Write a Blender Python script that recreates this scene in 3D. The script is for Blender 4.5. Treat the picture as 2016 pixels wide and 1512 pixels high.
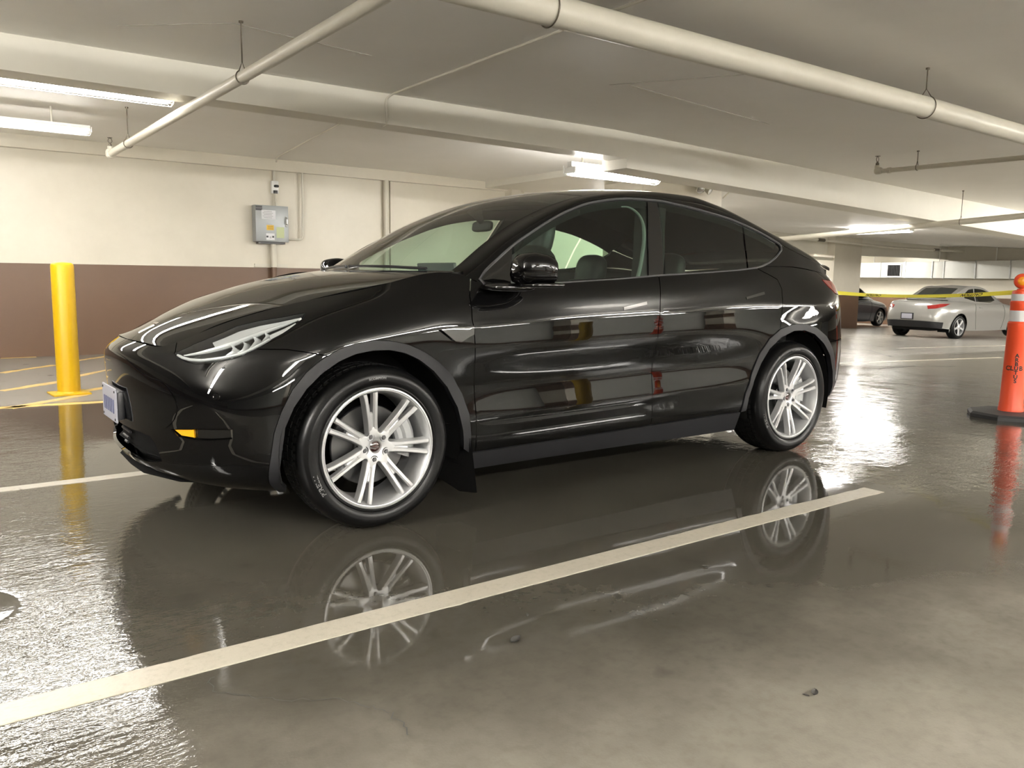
import bpy, bmesh, math, random
import numpy as np
from mathutils import Vector, Matrix
from mathutils.geometry import delaunay_2d_cdt

for o in list(bpy.data.objects): bpy.data.objects.remove(o)
random.seed(7); RNG = np.random.default_rng(7)
SC = bpy.context.scene; COL = SC.collection

# ------------------------------------------------------------------ camera (phone held about a metre above the floor)
_yaw, _pit, _rol = 0.6318, 0.1285, -0.0127
_f = Vector((math.sin(_yaw)*math.cos(_pit), math.cos(_yaw)*math.cos(_pit), -math.sin(_pit)))
_r = Vector((math.cos(_yaw), -math.sin(_yaw), 0)); _d = _f.cross(_r)
_c, _s = math.cos(_rol), math.sin(_rol)
_r2 = _c*_r+_s*_d; _d2 = -_s*_r+_c*_d
cam_data = bpy.data.cameras.new('camera'); cam = bpy.data.objects.new('camera', cam_data); COL.objects.link(cam)
_m = Matrix((_r2, -_d2, -_f)).transposed().to_4x4(); _m.translation = Vector((-1.5603, -4.0217, 1.0749)); cam.matrix_world = _m
cam_data.sensor_width = 36; cam_data.lens = 1611.84/2016*36; cam_data.clip_start = .05; cam_data.clip_end = 200
SC.camera = cam

# ------------------------------------------------------------------ world, exposure (the garage is closed: its lamps, seen and added, light it)
w = bpy.data.worlds.new('World'); SC.world = w; w.use_nodes = True
w.node_tree.nodes['Background'].inputs[0].default_value = (.02, .019, .017, 1)
w.node_tree.nodes['Background'].inputs[1].default_value = 1
SC.view_settings.view_transform = 'Standard'; SC.view_settings.look = 'None'
SC.view_settings.gamma = 1; SC.view_settings.use_curve_mapping = False
SC.view_settings.exposure = 1.5
LAMP = 46.0                                                     # radiance of a fluorescent tube
SC.cycles.max_bounces = 10; SC.cycles.transparent_max_bounces = 16; SC.cycles.glossy_bounces = 6
SC.cycles.caustics_reflective = False; SC.cycles.caustics_refractive = False
SC.cycles.sample_clamp_indirect = 6.0

# ------------------------------------------------------------------ object helpers
def tag(o, label=None, cat=None, group=None, kind=None):
    if label: o['label'] = label
    if cat: o['category'] = cat
    if group: o['group'] = group
    if kind: o['kind'] = kind
    return o

def thing(name, label, cat, loc=(0, 0, 0), rz=0, group=None):
    o = bpy.data.objects.new(name, None); COL.objects.link(o); o.empty_display_size = .1
    o.location = loc; o.rotation_euler = (0, 0, rz)
    return tag(o, label, cat, group)

def link_mesh(name, me, parent=None):
    o = bpy.data.objects.new(name, me); COL.objects.link(o)
    if parent is not None: o.parent = parent
    return o

def copy_tree(o, parent=None):
    c = o.copy(); COL.objects.link(c); c.parent = parent
    for ch in o.children: copy_tree(ch, c)
    return c

class MB:
    """collects shapes and links them as one mesh object"""
    def __init__(s): s.v = []; s.f = []; s.mi = []; s.m = 0
    def add(s, v, f):
        n = len(s.v); s.v += [tuple(map(float, p)) for p in v]
        for q in f: s.f.append([n+i for i in q]); s.mi.append(s.m)
        return s
    def box(s, c, d, R=None, bev=0):
        """box of size d about c ; bev chamfers all edges"""
        x, y, z = d[0]/2, d[1]/2, d[2]/2
        if bev <= 0:
            V = [(-x,-y,-z),(x,-y,-z),(x,y,-z),(-x,y,-z),(-x,-y,z),(x,-y,z),(x,y,z),(-x,y,z)]
            F = [(0,3,2,1),(4,5,6,7),(0,1,5,4),(1,2,6,5),(2,3,7,6),(3,0,4,7)]
        else:
            bm = bmesh.new(); bmesh.ops.create_cube(bm, size=1, matrix=Matrix.Diagonal((d[0], d[1], d[2], 1)))
            bmesh.ops.bevel(bm, geom=bm.edges[:], offset=bev, segments=2, affect='EDGES', profile=.5)
            bm.verts.index_update(); V = [tuple(q.co) for q in bm.verts]; F = [[q.index for q in f.verts] for f in bm.faces]; bm.free()
        if R is not None: V = [R @ Vector(p) for p in V]
        return s.add([(p[0]+c[0], p[1]+c[1], p[2]+c[2]) for p in V], F)
    def grid(s, G, flip=False, close_u=False, close_v=False):
        G = np.asarray(G); m, n = G.shape[:2]; F = []
        for j in range(m if close_v else m-1):
            for i in range(n if close_u else n-1):
                a, b, c, d = j*n+i, j*n+(i+1) % n, ((j+1) % m)*n+(i+1) % n, ((j+1) % m)*n+i
                F.append((a, d, c, b) if flip else (a, b, c, d))
        return s.add(G.reshape(-1, 3), F)
    def tube(s, pts, r, seg=10, caps=True, closed=False):
        P = [Vector(p) for p in pts]; n = len(P); rr = r if hasattr(r, '__len__') else [r]*n
        T = []
        for i in range(n):
            a = P[i-1] if (i > 0 or closed) else P[i]; b = P[(i+1) % n] if (i < n-1 or closed) else P[i]
            T.append((b-a).normalized())
        up = Vector((0, 0, 1)) if abs(T[0].z) < .9 else Vector((1, 0, 0)); N = (up-T[0]*up.dot(T[0])).normalized(); G = []
        for i in range(n):
            N = (N-T[i]*N.dot(T[i])).normalized(); B = T[i].cross(N)
            G.append([P[i]+(N*math.cos(2*math.pi*k/seg)+B*math.sin(2*math.pi*k/seg))*rr[i] for k in range(seg)])
        b = len(s.v); s.grid(G, False, True, closed)
        if caps and not closed:
            s.f.append([b+k for k in range(seg)][::-1]); s.mi.append(s.m)
            s.f.append([b+(n-1)*seg+k for k in range(seg)]); s.mi.append(s.m)
        return s
    def lathe(s, prof, seg=48, c=(0, 0, 0), axis='z', a0=0, a1=2*math.pi, flip=False):
        """profile of (radius, along) turned about an axis"""
        full = abs(a1-a0-2*math.pi) < 1e-6; n = seg if full else seg+1; G = []
        for r, h in prof:
            row = []
            for k in range(n):
                a = a0+(a1-a0)*k/seg; x, y = r*math.cos(a), r*math.sin(a)
                row.append({'z': (c[0]+x, c[1]+y, c[2]+h), 'y': (c[0]+x, c[1]+h, c[2]+y), 'x': (c[0]+h, c[1]+x, c[2]+y)}[axis])
            G.append(row)
        return s.grid(G, flip, full)
    def prism(s, poly, h0, h1, fn):
        """polygon (a, b) between heights h0 and h1 ; fn maps (a, b, h) to a point"""
        n = len(poly); V = [fn(a, b, h0) for a, b in poly]+[fn(a, b, h1) for a, b in poly]
        F = [list(range(n))[::-1], list(range(n, 2*n))]+[(i, (i+1) % n, n+(i+1) % n, n+i) for i in range(n)]
        return s.add(V, F)
    def blob(s, c, d, p=4., seg=24, R=None):
        """rounded block: superellipsoid of full size d"""
        G = []
        def sp(v): return math.copysign(abs(v)**(2/p), v)
        for j in range(seg//2+1):
            t = -math.pi/2+math.pi*j/(seg//2); row = []
            for k in range(seg):
                a = 2*math.pi*k/seg
                v = Vector((d[0]/2*sp(math.cos(t))*sp(math.cos(a)), d[1]/2*sp(math.cos(t))*sp(math.sin(a)), d[2]/2*sp(math.sin(t))))
                if R is not None: v = R @ v
                row.append((v[0]+c[0], v[1]+c[1], v[2]+c[2]))
            G.append(row)
        return s.grid(G, False, True)
    def mesh(s, name, mats, smooth=True, ang=35, recalc=True):
        me = bpy.data.meshes.new(name); me.from_pydata(s.v, [], s.f)
        for m in (mats if isinstance(mats, (list, tuple)) else [mats]): me.materials.append(m)
        if any(s.mi): me.polygons.foreach_set('material_index', s.mi)
        if recalc:
            bm = bmesh.new(); bm.from_mesh(me); bmesh.ops.remove_doubles(bm, verts=bm.verts, dist=1e-6)
            bmesh.ops.recalc_face_normals(bm, faces=bm.faces); bm.to_mesh(me); bm.free()
        if smooth: me.shade_smooth(); me.set_sharp_from_angle(angle=math.radians(ang))
        me.update(); return me
    def build(s, name, mats, parent=None, smooth=True, ang=35, recalc=True):
        return link_mesh(name, s.mesh(name, mats, smooth, ang, recalc), parent)

def text_mesh(txt, size, depth=.0, bold=0.0, sx=1.0):
    """flat or raised lettering as a mesh in its own x/y plane, centred"""
    cu = bpy.data.curves.new('letters', 'FONT'); cu.body = txt; cu.size = size; cu.align_x = 'CENTER'; cu.align_y = 'CENTER'
    cu.extrude = depth; cu.offset = bold; cu.resolution_u = 3
    ob = bpy.data.objects.new('letters', cu); COL.objects.link(ob)
    me = bpy.data.meshes.new_from_object(ob.evaluated_get(bpy.context.evaluated_depsgraph_get()))
    bpy.data.objects.remove(ob); bpy.data.curves.remove(cu)
    n = len(me.vertices); co = np.zeros(n*3); me.vertices.foreach_get('co', co); co = co.reshape(-1, 3); co[:, 0] *= sx
    F = [list(p.vertices) for p in me.polygons]; bpy.data.meshes.remove(me)
    return co, F

def letters(name, txt, size, fn, mat, parent, depth=.0, bold=0.0, sx=1.0):
    co, F = text_mesh(txt, size, depth, bold, sx); b = MB(); b.add([fn(*p) for p in co], F)
    return b.build(name, mat, parent, smooth=False, recalc=False)
# ------------------------------------------------------------------ materials
MATS = {}
def node_mat(name):
    m = bpy.data.materials.new(name); m.use_nodes = True; nt = m.node_tree
    return m, nt, nt.nodes['Principled BSDF']
def pm(name, col, rough=.5, metal=0., spec=.5, coat=0., coat_r=.03, emit=None, es=0., ior=1.5):
    m, nt, b = node_mat(name)
    b.inputs['Base Color'].default_value = (*col, 1); b.inputs['Roughness'].default_value = rough; b.inputs['Metallic'].default_value = metal
    b.inputs['Specular IOR Level'].default_value = spec; b.inputs['IOR'].default_value = ior
    b.inputs['Coat Weight'].default_value = coat; b.inputs['Coat Roughness'].default_value = coat_r
    if emit: b.inputs['Emission Color'].default_value = (*emit, 1); b.inputs['Emission Strength'].default_value = es
    MATS[name] = m; return m
def N(nt, t, **k):
    n = nt.nodes.new(t)
    for a, v in k.items(): setattr(n, a, v)
    return n
def noise(nt, co, scale, detail=4, rough=.55, dist=0, vec=None):
    n = N(nt, 'ShaderNodeTexNoise'); n.inputs['Scale'].default_value = scale; n.inputs['Detail'].default_value = detail
    n.inputs['Roughness'].default_value = rough; n.inputs['Distortion'].default_value = dist
    nt.links.new(co, n.inputs['Vector']); return n.outputs['Fac']
def ramp(nt, fac, stops):
    r = N(nt, 'ShaderNodeValToRGB'); e = r.color_ramp.elements
    while len(e) < len(stops): e.new(.5)
    for q, (p, c) in zip(e, stops): q.position = p; q.color = (c, c, c, 1) if not hasattr(c, '__len__') else (*c, 1)
    nt.links.new(fac, r.inputs['Fac']); return r.outputs['Color']
def mix(nt, fac, a, b, blend='MIX'):
    n = N(nt, 'ShaderNodeMix', data_type='RGBA', blend_type=blend)
    for v, s in ((fac, n.inputs['Factor']), (a, n.inputs['A']), (b, n.inputs['B'])):
        if hasattr(v, 'is_linked'): nt.links.new(v, s)
        elif hasattr(v, '__len__'): s.default_value = (*v, 1)
        else: s.default_value = v if s.type == 'VALUE' else (v, v, v, 1)
    return n.outputs['Result']
def math_(nt, op, a, b=0., c=0.):
    n = N(nt, 'ShaderNodeMath', operation=op)
    for v, s in zip((a, b, c), n.inputs):
        if hasattr(v, 'is_linked'): nt.links.new(v, s)
        else: s.default_value = v
    return n.outputs[0]
def bump(nt, b, h, strength=.2, dist=.01):
    n = N(nt, 'ShaderNodeBump'); n.inputs['Strength'].default_value = strength; n.inputs['Distance'].default_value = dist
    nt.links.new(h, n.inputs['Height']); nt.links.new(n.outputs[0], b.inputs['Normal']); return n
def objco(nt): return N(nt, 'ShaderNodeTexCoord').outputs['Object']

def painted(name, col, dirt, rough, bscale=60, bstr=.08, amt=.5):
    """painted concrete: faint blotches and a roller grain"""
    m, nt, b = node_mat(name); co = objco(nt)
    f = ramp(nt, noise(nt, co, 1.3, 6, .6), [(.38, 0.), (.72, 1.)])
    g = ramp(nt, noise(nt, co, 9, 5, .65), [(.45, 0.), (.8, 1.)])
    c = mix(nt, math_(nt, 'MULTIPLY', f, amt), col, dirt); c = mix(nt, math_(nt, 'MULTIPLY', g, amt*.4), c, dirt)
    nt.links.new(c, b.inputs['Base Color']); b.inputs['Roughness'].default_value = rough
    h = math_(nt, 'ADD', noise(nt, co, bscale, 3), math_(nt, 'MULTIPLY', noise(nt, co, 3, 3), 2.))
    bump(nt, b, h, bstr, .004); MATS[name] = m; return m
painted('wall_cream', (.69, .645, .545), (.59, .545, .45), .36)
painted('wall_brown', (.135, .077, .046), (.112, .064, .040), .42)
painted('ceiling_paint', (.88, .86, .815), (.82, .80, .75), .55, 40, .12)
painted('beam_paint', (.74, .715, .635), (.66, .63, .55), .45)
painted('pipe_paint', (.68, .65, .56), (.55, .52, .44), .4, 90, .05)
painted('white_panel', (.74, .74, .69), (.64, .64, .60), .5)
painted('bollard_yellow', (.62, .385, .004), (.54, .32, .003), .38, 120, .05)
painted('line_yellow', (.62, .42, .12), (.46, .38, .26), .55)

def floor_mat():
    """worn concrete under a film of water; drier and paler where nobody hosed it"""
    m, nt, b = node_mat('wet_concrete'); co = N(nt, 'ShaderNodeNewGeometry').outputs['Position']
    sep = N(nt, 'ShaderNodeSeparateXYZ'); nt.links.new(co, sep.inputs[0]); X, Y = sep.outputs[0], sep.outputs[1]
    big = noise(nt, co, .55, 5, .6); mid = noise(nt, co, 2.6, 6, .62); fine = noise(nt, co, 22, 5, .6); grit = noise(nt, co, 140, 2)
    def sstep(v, lo, hi):
        n = N(nt, 'ShaderNodeMapRange', interpolation_type='SMOOTHSTEP'); nt.links.new(v, n.inputs[0]); n.inputs[1].default_value = lo; n.inputs[2].default_value = hi; return n.outputs[0]
    # how wet: a drier patch in front of the stall, its edge broken up by the unevenness of the slab
    e = math_(nt, 'ADD', math_(nt, 'MULTIPLY_ADD', X, .16, Y), math_(nt, 'MULTIPLY', math_(nt, 'SUBTRACT', noise(nt, co, 1.7, 3, .5), .5), 1.1))
    wet = math_(nt, 'MAXIMUM', sstep(e, -3.5, -2.0), math_(nt, 'SUBTRACT', 1., sstep(e, -5.6, -4.4)))
    jit = math_(nt, 'MULTIPLY', math_(nt, 'SUBTRACT', noise(nt, co, 1.1, 4, .6, .5), .5), 1.6)
    away = math_(nt, 'MAXIMUM', sstep(math_(nt, 'ADD', X, math_(nt, 'MULTIPLY', jit, 3.)), 6.0, 10.5), sstep(math_(nt, 'ADD', Y, math_(nt, 'MULTIPLY', jit, .35)), 3.35, 3.75))
    wet = math_(nt, 'MULTIPLY', wet, math_(nt, 'MULTIPLY_ADD', away, -.72, 1.))
    base = mix(nt, ramp(nt, mid, [(.3, 0.), (.75, 1.)]), (.225, .210, .178), (.168, .155, .13))
    base = mix(nt, math_(nt, 'MULTIPLY', ramp(nt, fine, [(.45, 0.), (.7, 1.)]), .40), base, (.14, .128, .105))
    base = mix(nt, math_(nt, 'MULTIPLY', ramp(nt, big, [(.55, 0.), (.75, 1.)]), .35), base, (.25, .235, .205))
    clean = sstep(math_(nt, 'ADD', Y, math_(nt, 'MULTIPLY', math_(nt, 'SUBTRACT', mid, .5), .5)), 3.35, 3.75)
    base = mix(nt, math_(nt, 'MULTIPLY', clean, .75), base, (.42, .405, .37))
    spots = ramp(nt, noise(nt, co, 5.3, 2, .4), [(.68, 0.), (.76, 1.)])
    base = mix(nt, math_(nt, 'MULTIPLY', spots, .45), base, (.095, .086, .07))
    dark = mix(nt, 1., base, (.27, .265, .25), 'MULTIPLY')
    nt.links.new(mix(nt, wet, base, dark), b.inputs['Base Color'])
    # water: still pools, thin rippled film, and streaks swept along the fall of the floor
    stir = math_(nt, 'MAXIMUM', math_(nt, 'SUBTRACT', 1., sstep(math_(nt, 'MULTIPLY_ADD', math_(nt, 'SUBTRACT', mid, .5), .9, X), -1.25, -.55)), sstep(math_(nt, 'MULTIPLY_ADD', math_(nt, 'SUBTRACT', mid, .5), 1.5, X), 2.3, 3.6))
    dx = math_(nt, 'MULTIPLY', math_(nt, 'ADD', X, 1.51), 4.9); dy = math_(nt, 'MULTIPLY', math_(nt, 'ADD', Y, .985), 4.3)
    pool = sstep(math_(nt, 'SQRT', math_(nt, 'ADD', math_(nt, 'MULTIPLY', dx, dx), math_(nt, 'MULTIPLY', dy, dy))), .80, 1.05)
    stir = math_(nt, 'MULTIPLY', stir, pool)
    stir = math_(nt, 'MULTIPLY', stir, math_(nt, 'MULTIPLY_ADD', ramp(nt, mid, [(.35, 0.), (.6, 1.)]), .75, .25))
    film = ramp(nt, noise(nt, co, 1.1, 5, .6, .6), [(.36, 1.), (.60, 0.)])
    rw = math_(nt, 'ADD', math_(nt, 'MULTIPLY_ADD', film, -.035, .055), math_(nt, 'MULTIPLY', stir, .02))
    # thinner water towards the dry patch is rougher
    r = mix(nt, sstep(wet, .0, .9), .262, rw); nt.links.new(r, b.inputs['Roughness']); nt.links.new(math_(nt, 'MULTIPLY_ADD', sstep(wet, 0., .7), .42, .08), b.inputs['Specular IOR Level']); b.inputs['IOR'].default_value = 1.36
    mp = N(nt, 'ShaderNodeMapping'); nt.links.new(co, mp.inputs[0]); mp.inputs['Scale'].default_value = (.40, 1., 1.); mp.inputs['Rotation'].default_value = (0, 0, -.35)
    rip = math_(nt, 'ADD', math_(nt, 'MULTIPLY', noise(nt, mp.outputs[0], 8, 3, .5), .75), math_(nt, 'ADD', math_(nt, 'MULTIPLY', noise(nt, mp.outputs[0], 42, 3, .6), .62), math_(nt, 'MULTIPLY', noise(nt, co, 120, 2, .55), .08)))
    still = math_(nt, 'MULTIPLY', noise(nt, co, 26, 3, .6), .014)
    h = math_(nt, 'ADD', math_(nt, 'MULTIPLY', rip, math_(nt, 'MULTIPLY_ADD', stir, .95, .03)), still)
    h = math_(nt, 'ADD', h, math_(nt, 'MULTIPLY', math_(nt, 'SUBTRACT', 1., wet), math_(nt, 'MULTIPLY', grit, .25)))
    bump(nt, b, h, .30, .012)
    MATS['floor'] = m
floor_mat()

def line_mat():
    m, nt, b = node_mat('line_white'); co = objco(nt)
    c = mix(nt, ramp(nt, noise(nt, co, 30, 5, .7), [(.5, 0.), (.75, 1.)]), (.40, .37, .305), (.31, .28, .22))
    c = mix(nt, ramp(nt, noise(nt, co, 7, 6, .75), [(.66, 0.), (.72, 1.)]), c, (.16, .135, .10))
    nt.links.new(c, b.inputs['Base Color']); b.inputs['Roughness'].default_value = .38
    bump(nt, b, noise(nt, co, 60, 4), .25, .004); MATS['line_white'] = m
line_mat()

pm('car_paint', (.0022, .0022, .0023), .40, 0, .0, 1., .006); MATS['car_paint'].node_tree.nodes['Principled BSDF'].inputs['Coat IOR'].default_value = 1.36
pm('gloss_black', (.004, .004, .004), .06, 0, .5, .6)
pm('satin_black', (.018, .018, .020), .34)
pm('cladding', (.010, .010, .0115), .50, 0, .28)
pm('inner_dark', (.004, .004, .004), .8, 0, .2)
pm('interior', (.022, .022, .022), .6, 0, .35)
pm('seat_black', (.018, .018, .018), .45, 0, .4)
pm('rubber', (.0045, .0045, .0047), .30, 0, .20)
pm('rubber_dull', (.006, .006, .006), .6, 0, .2)
pm('tire_text', (.16, .16, .16), .6)  # pale grey carries the highlight on the sidewall letters
pm('alloy', (.56, .565, .57), .36, .6, .5)
pm('alloy_shadow', (.35, .35, .36), .4, .7)
pm('steel_disc', (.10, .10, .10), .35, .9)
pm('caliper_grey', (.40, .41, .41), .45, .2)
pm('nut_grey', (.11, .11, .115), .4, .7)
pm('chrome', (.80, .80, .80), .10, 1.)
pm('cap_reflection', (.022, .004, .0035), .12, 0, .5, 1.)  # red tint paints a reflection in the dark hub bore
pm('red_lens', (.22, .012, .010), .08, 0, .5, 1.)
pm('amber_glint', (.75, .36, .01), .15, 0, .5, .5)  # amber paints a yellow reflection in the bumper slot
pm('lamp_inner', (.85, .86, .87), .22, .4)
pm('lamp_housing', (.07, .07, .07), .25, .3)
pm('plate_white', (.30, .30, .34), .4)
pm('plate_blue', (.07, .08, .16), .5)
pm('steel_white', (.80, .80, .78), .35)
pm('steel_grey', (.36, .38, .39), .42, .35)
pm('galv', (.50, .50, .48), .4, .6)
pm('sticker_white', (.72, .73, .76), .5)
pm('sticker_yellow', (.72, .45, .03), .5)
pm('sticker_green', (.50, .56, .32), .5)
pm('print_dark', (.05, .05, .06), .6)
pm('print_red', (.35, .06, .05), .6)
pm('black_print', (.006, .006, .006), .6)
pm('delineator_orange', (.70, .070, .018), .42)
pm('rubber_base', (.018, .018, .019), .6)
pm('reflective_white', (.60, .60, .60), .3)
pm('amber_light', (.80, .30, .01), .12, 0, .5, .6)
pm('tape_yellow', (.90, .80, .07), .35)
pm('silver_paint', (.26, .255, .24), .28, .35, .5, .8)
pm('navy_paint', (.022, .027, .038), .25, .1, .5, .8)
pm('red_paint', (.35, .012, .012), .25, 0, .5, .8)
pm('dark_glass', (.010, .014, .014), .04, 0, .5, .5)
pm('grille_dark', (.003, .003, .003), .8, 0, .1)
pm('joint_grey', (.34, .32, .28), .7)
pm('stone_dark', (.03, .028, .025), .7)
pm('brass', (.16, .14, .11), .4, .8)
pm('red_wall', (.30, .09, .08), .5)
pm('tube_glow', (1, 1, 1), .5, emit=(1.0, .965, .905), es=LAMP)
pm('tube_glow_half', (1, 1, 1), .5, emit=(1.0, .965, .905), es=LAMP*.50)  # tube strengths set per fixture to balance wall and ceiling brightness
pm('tube_glow_rear', (1, 1, 1), .5, emit=(1.0, .965, .905), es=LAMP*.9)
pm('tube_glow_near', (1, 1, 1), .5, emit=(1.0, .965, .905), es=LAMP*1.25)
pm('tube_glow_bright', (1, 1, 1), .5, emit=(1.0, .965, .905), es=LAMP*2.1)
pm('tube_glow_dim', (1, 1, 1), .5, emit=(1.0, .965, .905), es=LAMP*.28)

def glass(name, tint, refl=1., ior=1.5, rough=.0):
    m = bpy.data.materials.new(name); m.use_nodes = True; nt = m.node_tree; nt.nodes.remove(nt.nodes['Principled BSDF'])
    t = N(nt, 'ShaderNodeBsdfTransparent'); t.inputs[0].default_value = (*tint, 1)
    g = N(nt, 'ShaderNodeBsdfGlossy'); g.inputs['Roughness'].default_value = rough
    fr = N(nt, 'ShaderNodeFresnel'); bk = N(nt, 'ShaderNodeNewGeometry').outputs['Backfacing']; nt.links.new(math_(nt, 'MULTIPLY_ADD', bk, 1/ior-ior, ior), fr.inputs[0])   # a pane reflects alike from both sides
    ms = N(nt, 'ShaderNodeMixShader'); k = math_(nt, 'MULTIPLY', fr.outputs[0], refl)
    nt.links.new(k, ms.inputs[0]); nt.links.new(t.outputs[0], ms.inputs[1]); nt.links.new(g.outputs[0], ms.inputs[2])
    nt.links.new(ms.outputs[0], nt.nodes['Material Output'].inputs[0]); MATS[name] = m; return m
glass('windscreen_glass', (.84, .93, .86), 1.75)
glass('door_glass', (.64, .80, .70), 1.5)
glass('privacy_glass', (.50, .62, .53), 1.5)
glass('lens_clear', (.86, .88, .88), 1.2)
glass('far_glass', (.35, .42, .40), 1.)
# ------------------------------------------------------------------ the garage: slab, beams, walls (floor and ceiling fall away gently past x = 4.5)
def tilt_floor(x): return -.0236*np.maximum(0, np.asarray(x, float)-4.5)
def tilt_ceil(x, y):
    k = np.interp(y, [4, 11], [.030, .010]); return -k*np.maximum(0, np.asarray(x, float)-5.0)
TF = lambda x: float(tilt_floor(x))
TC = lambda x, y: float(tilt_ceil(x, y))
X0, X1, Y0, Y1, H = -22., 31., -12., 20., 2.75
def struct(name, b, m, parent=None, **k):
    o = b.build(name, m, parent, **k)
    if parent is None: o['kind'] = 'structure'
    return o
gx = np.concatenate([np.linspace(X0-.3, 4.5, 60), np.linspace(5, X1+.3, 53)]); gy = np.linspace(Y0-.3, Y1+.3, 65)
b = MB(); b.grid([[(x, y, TF(x)) for x in gx] for y in gy]); floor = struct('floor', b, MATS['floor'], smooth=False)
b = MB(); b.grid([[(x, y, H+TC(x, y)) for x in gx] for y in gy], True); b.grid([[(x, y, H+.3) for x in (X0-.3, X1+.3)] for y in (Y0-.3, Y1+.3)]); struct('ceiling', b, MATS['ceiling_paint'], smooth=False)

BAND = 1.185
def wall_run(name, p, q, t, z1=H+.1, band=BAND, top=None):
    """two-tone wall from p to q; t is the thickness vector (away from the room)"""
    n = max(1, int(math.hypot(q[0]-p[0], q[1]-p[1])/1.5)); b = MB()
    def col(k):
        a = k/n; x, y = p[0]+(q[0]-p[0])*a, p[1]+(q[1]-p[1])*a; return x, y
    for k in range(n):
        (xa, ya), (xb, yb) = col(k), col(k+1)
        for lo, hi, mi in ((-.05, band, 1), (band, z1, 0)):
            b.m = mi; V = []
            for (x, y) in ((xa, ya), (xb, yb), (xb+t[0], yb+t[1]), (xa+t[0], ya+t[1])):
                xt = min(max(x, X0), X1); V.append((x, y, lo+TF(xt)))
            for (x, y) in ((xa, ya), (xb, yb), (xb+t[0], yb+t[1]), (xa+t[0], ya+t[1])):
                xt = min(max(x, X0), X1); V.append((x, y, hi+(TF(xt) if mi else 0)))
            b.add(V, [(0,1,5,4), (1,2,6,5), (2,3,7,6), (3,0,4,7), (4,5,6,7), (0,3,2,1)])
    b.m = 0
    return struct(name, b, [top or MATS['wall_cream'], MATS['wall_brown']], smooth=False)
wall_run('wall_back', (X0, 8.0), (7.25, 8.0), (0, .2))
wall_run('wall_back_return', (7.25, 8.0), (7.25, 9.6), (.2, 0))
wall_run('wall_back_recess', (7.25, 9.6), (13.0, 9.6), (0, .2))
wall_run('wall_recess_end', (13.0, 9.6), (13.0, Y1), (.2, 0))
wall_run('wall_far', (13.0, Y1), (X1, Y1), (0, .2))
wall_run('wall_right', (X1, Y0), (X1, Y1), (.2, 0))
wall_run('wall_left', (X0, Y0), (X0, 8.0), (-.2, 0))
wall_run('wall_front', (X0, Y0), (X1, Y0), (0, -.2), band=.25, top=MATS['white_panel'])
# haunch along the head of the back wall
b = MB(); b.box(((X0+7.1)/2, 7.955, 2.68), (7.1-X0, .09, .18)); struct('trim_1', b, MATS['wall_cream'], smooth=False)

# main beam, shallower on the left, with a step down past x = 5.15
def beam_x(name, y0, y1, x0, x1, zb, n=10, mat='beam_paint', top=.25):
    b = MB(); xs = np.linspace(x0, x1, n); G = []
    for x in xs:
        G.append([(x, y0, zb(x)), (x, y1, zb(x)), (x, y1, H+top), (x, y0, H+top)])
    b.grid(G, False, True); m = len(G)
    b.f += [[0, 1, 2, 3], [(m-1)*4+i for i in (3, 2, 1, 0)]]; b.mi += [0, 0]
    return struct(name, b, MATS[mat], smooth=False)
beam_x('ceiling_beam', 3.0, 3.30, X0, 5.17, lambda x: 2.497-.0065*(x+1))
beam_x('ceiling_beam_deep', 3.0, 3.42, 5.17, X1, lambda x: 2.345-.034*(x-5.2))
beam_x('ceiling_beam_far', 12.0, 12.35, 13.2, X1, lambda x: 1.985+.004*(x-20))
b = MB(); b.box((8.2, 5.7, 2.70), (3.3, 4.6, .17)); struct('ceiling_soffit', b, MATS['beam_paint'], smooth=False)
beam_x('ceiling_beam_front', -8.3, -8.0, X0, X1, lambda x: 2.45)
b = MB(); b.box((7.13, 7.90, 1.36), (.20, .20, 2.8)); struct('wall_pilaster', b, MATS['wall_cream'], smooth=False)

def pillar(name, x0, x1, y0, y1, top=MATS['wall_cream']):
    b = MB(); zf = TF((x0+x1)/2)
    b.m = 1; b.box(((x0+x1)/2, (y0+y1)/2, zf+.53), (x1-x0, y1-y0, 1.16)); b.m = 0
    b.box(((x0+x1)/2, (y0+y1)/2, (zf+1.11+3.0)/2), (x1-x0, y1-y0, 3.0-zf-1.11))
    return struct(name, b, [top, MATS['wall_brown']], smooth=False)
pillar('pillar', 23.02, 24.60, 11.72, 12.5)
pillar('pillar_behind_car', 7.75, 9.62, 5.32, 6.2)
for x in (-3.5, 4.2, 9.5, 15.0, 21.0): pillar('pillar_front', x, x+.55, -11.9, -11.2)

# joints in the ceiling slab (filled saw cuts, a few millimetres proud)
def rib(name, pts, w=.012, mat='ceiling_paint'):
    b = MB(); b.tube([(x, y, H+TC(x, y)-.001) for x, y in pts], w/2, 5); return struct(name, b, MATS[mat])
rib('ceiling_joint', [(3.45, 1.45), (4.3, .1)], .006, 'joint_grey'); rib('ceiling_joint', [(3.6, 1.35), (5.9, 1.6)], .005, 'joint_grey'); rib('ceiling_joint', [(-.3, 2.3), (.3, 1.75), (1.4, 1.9)], .005, 'joint_grey')

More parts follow.
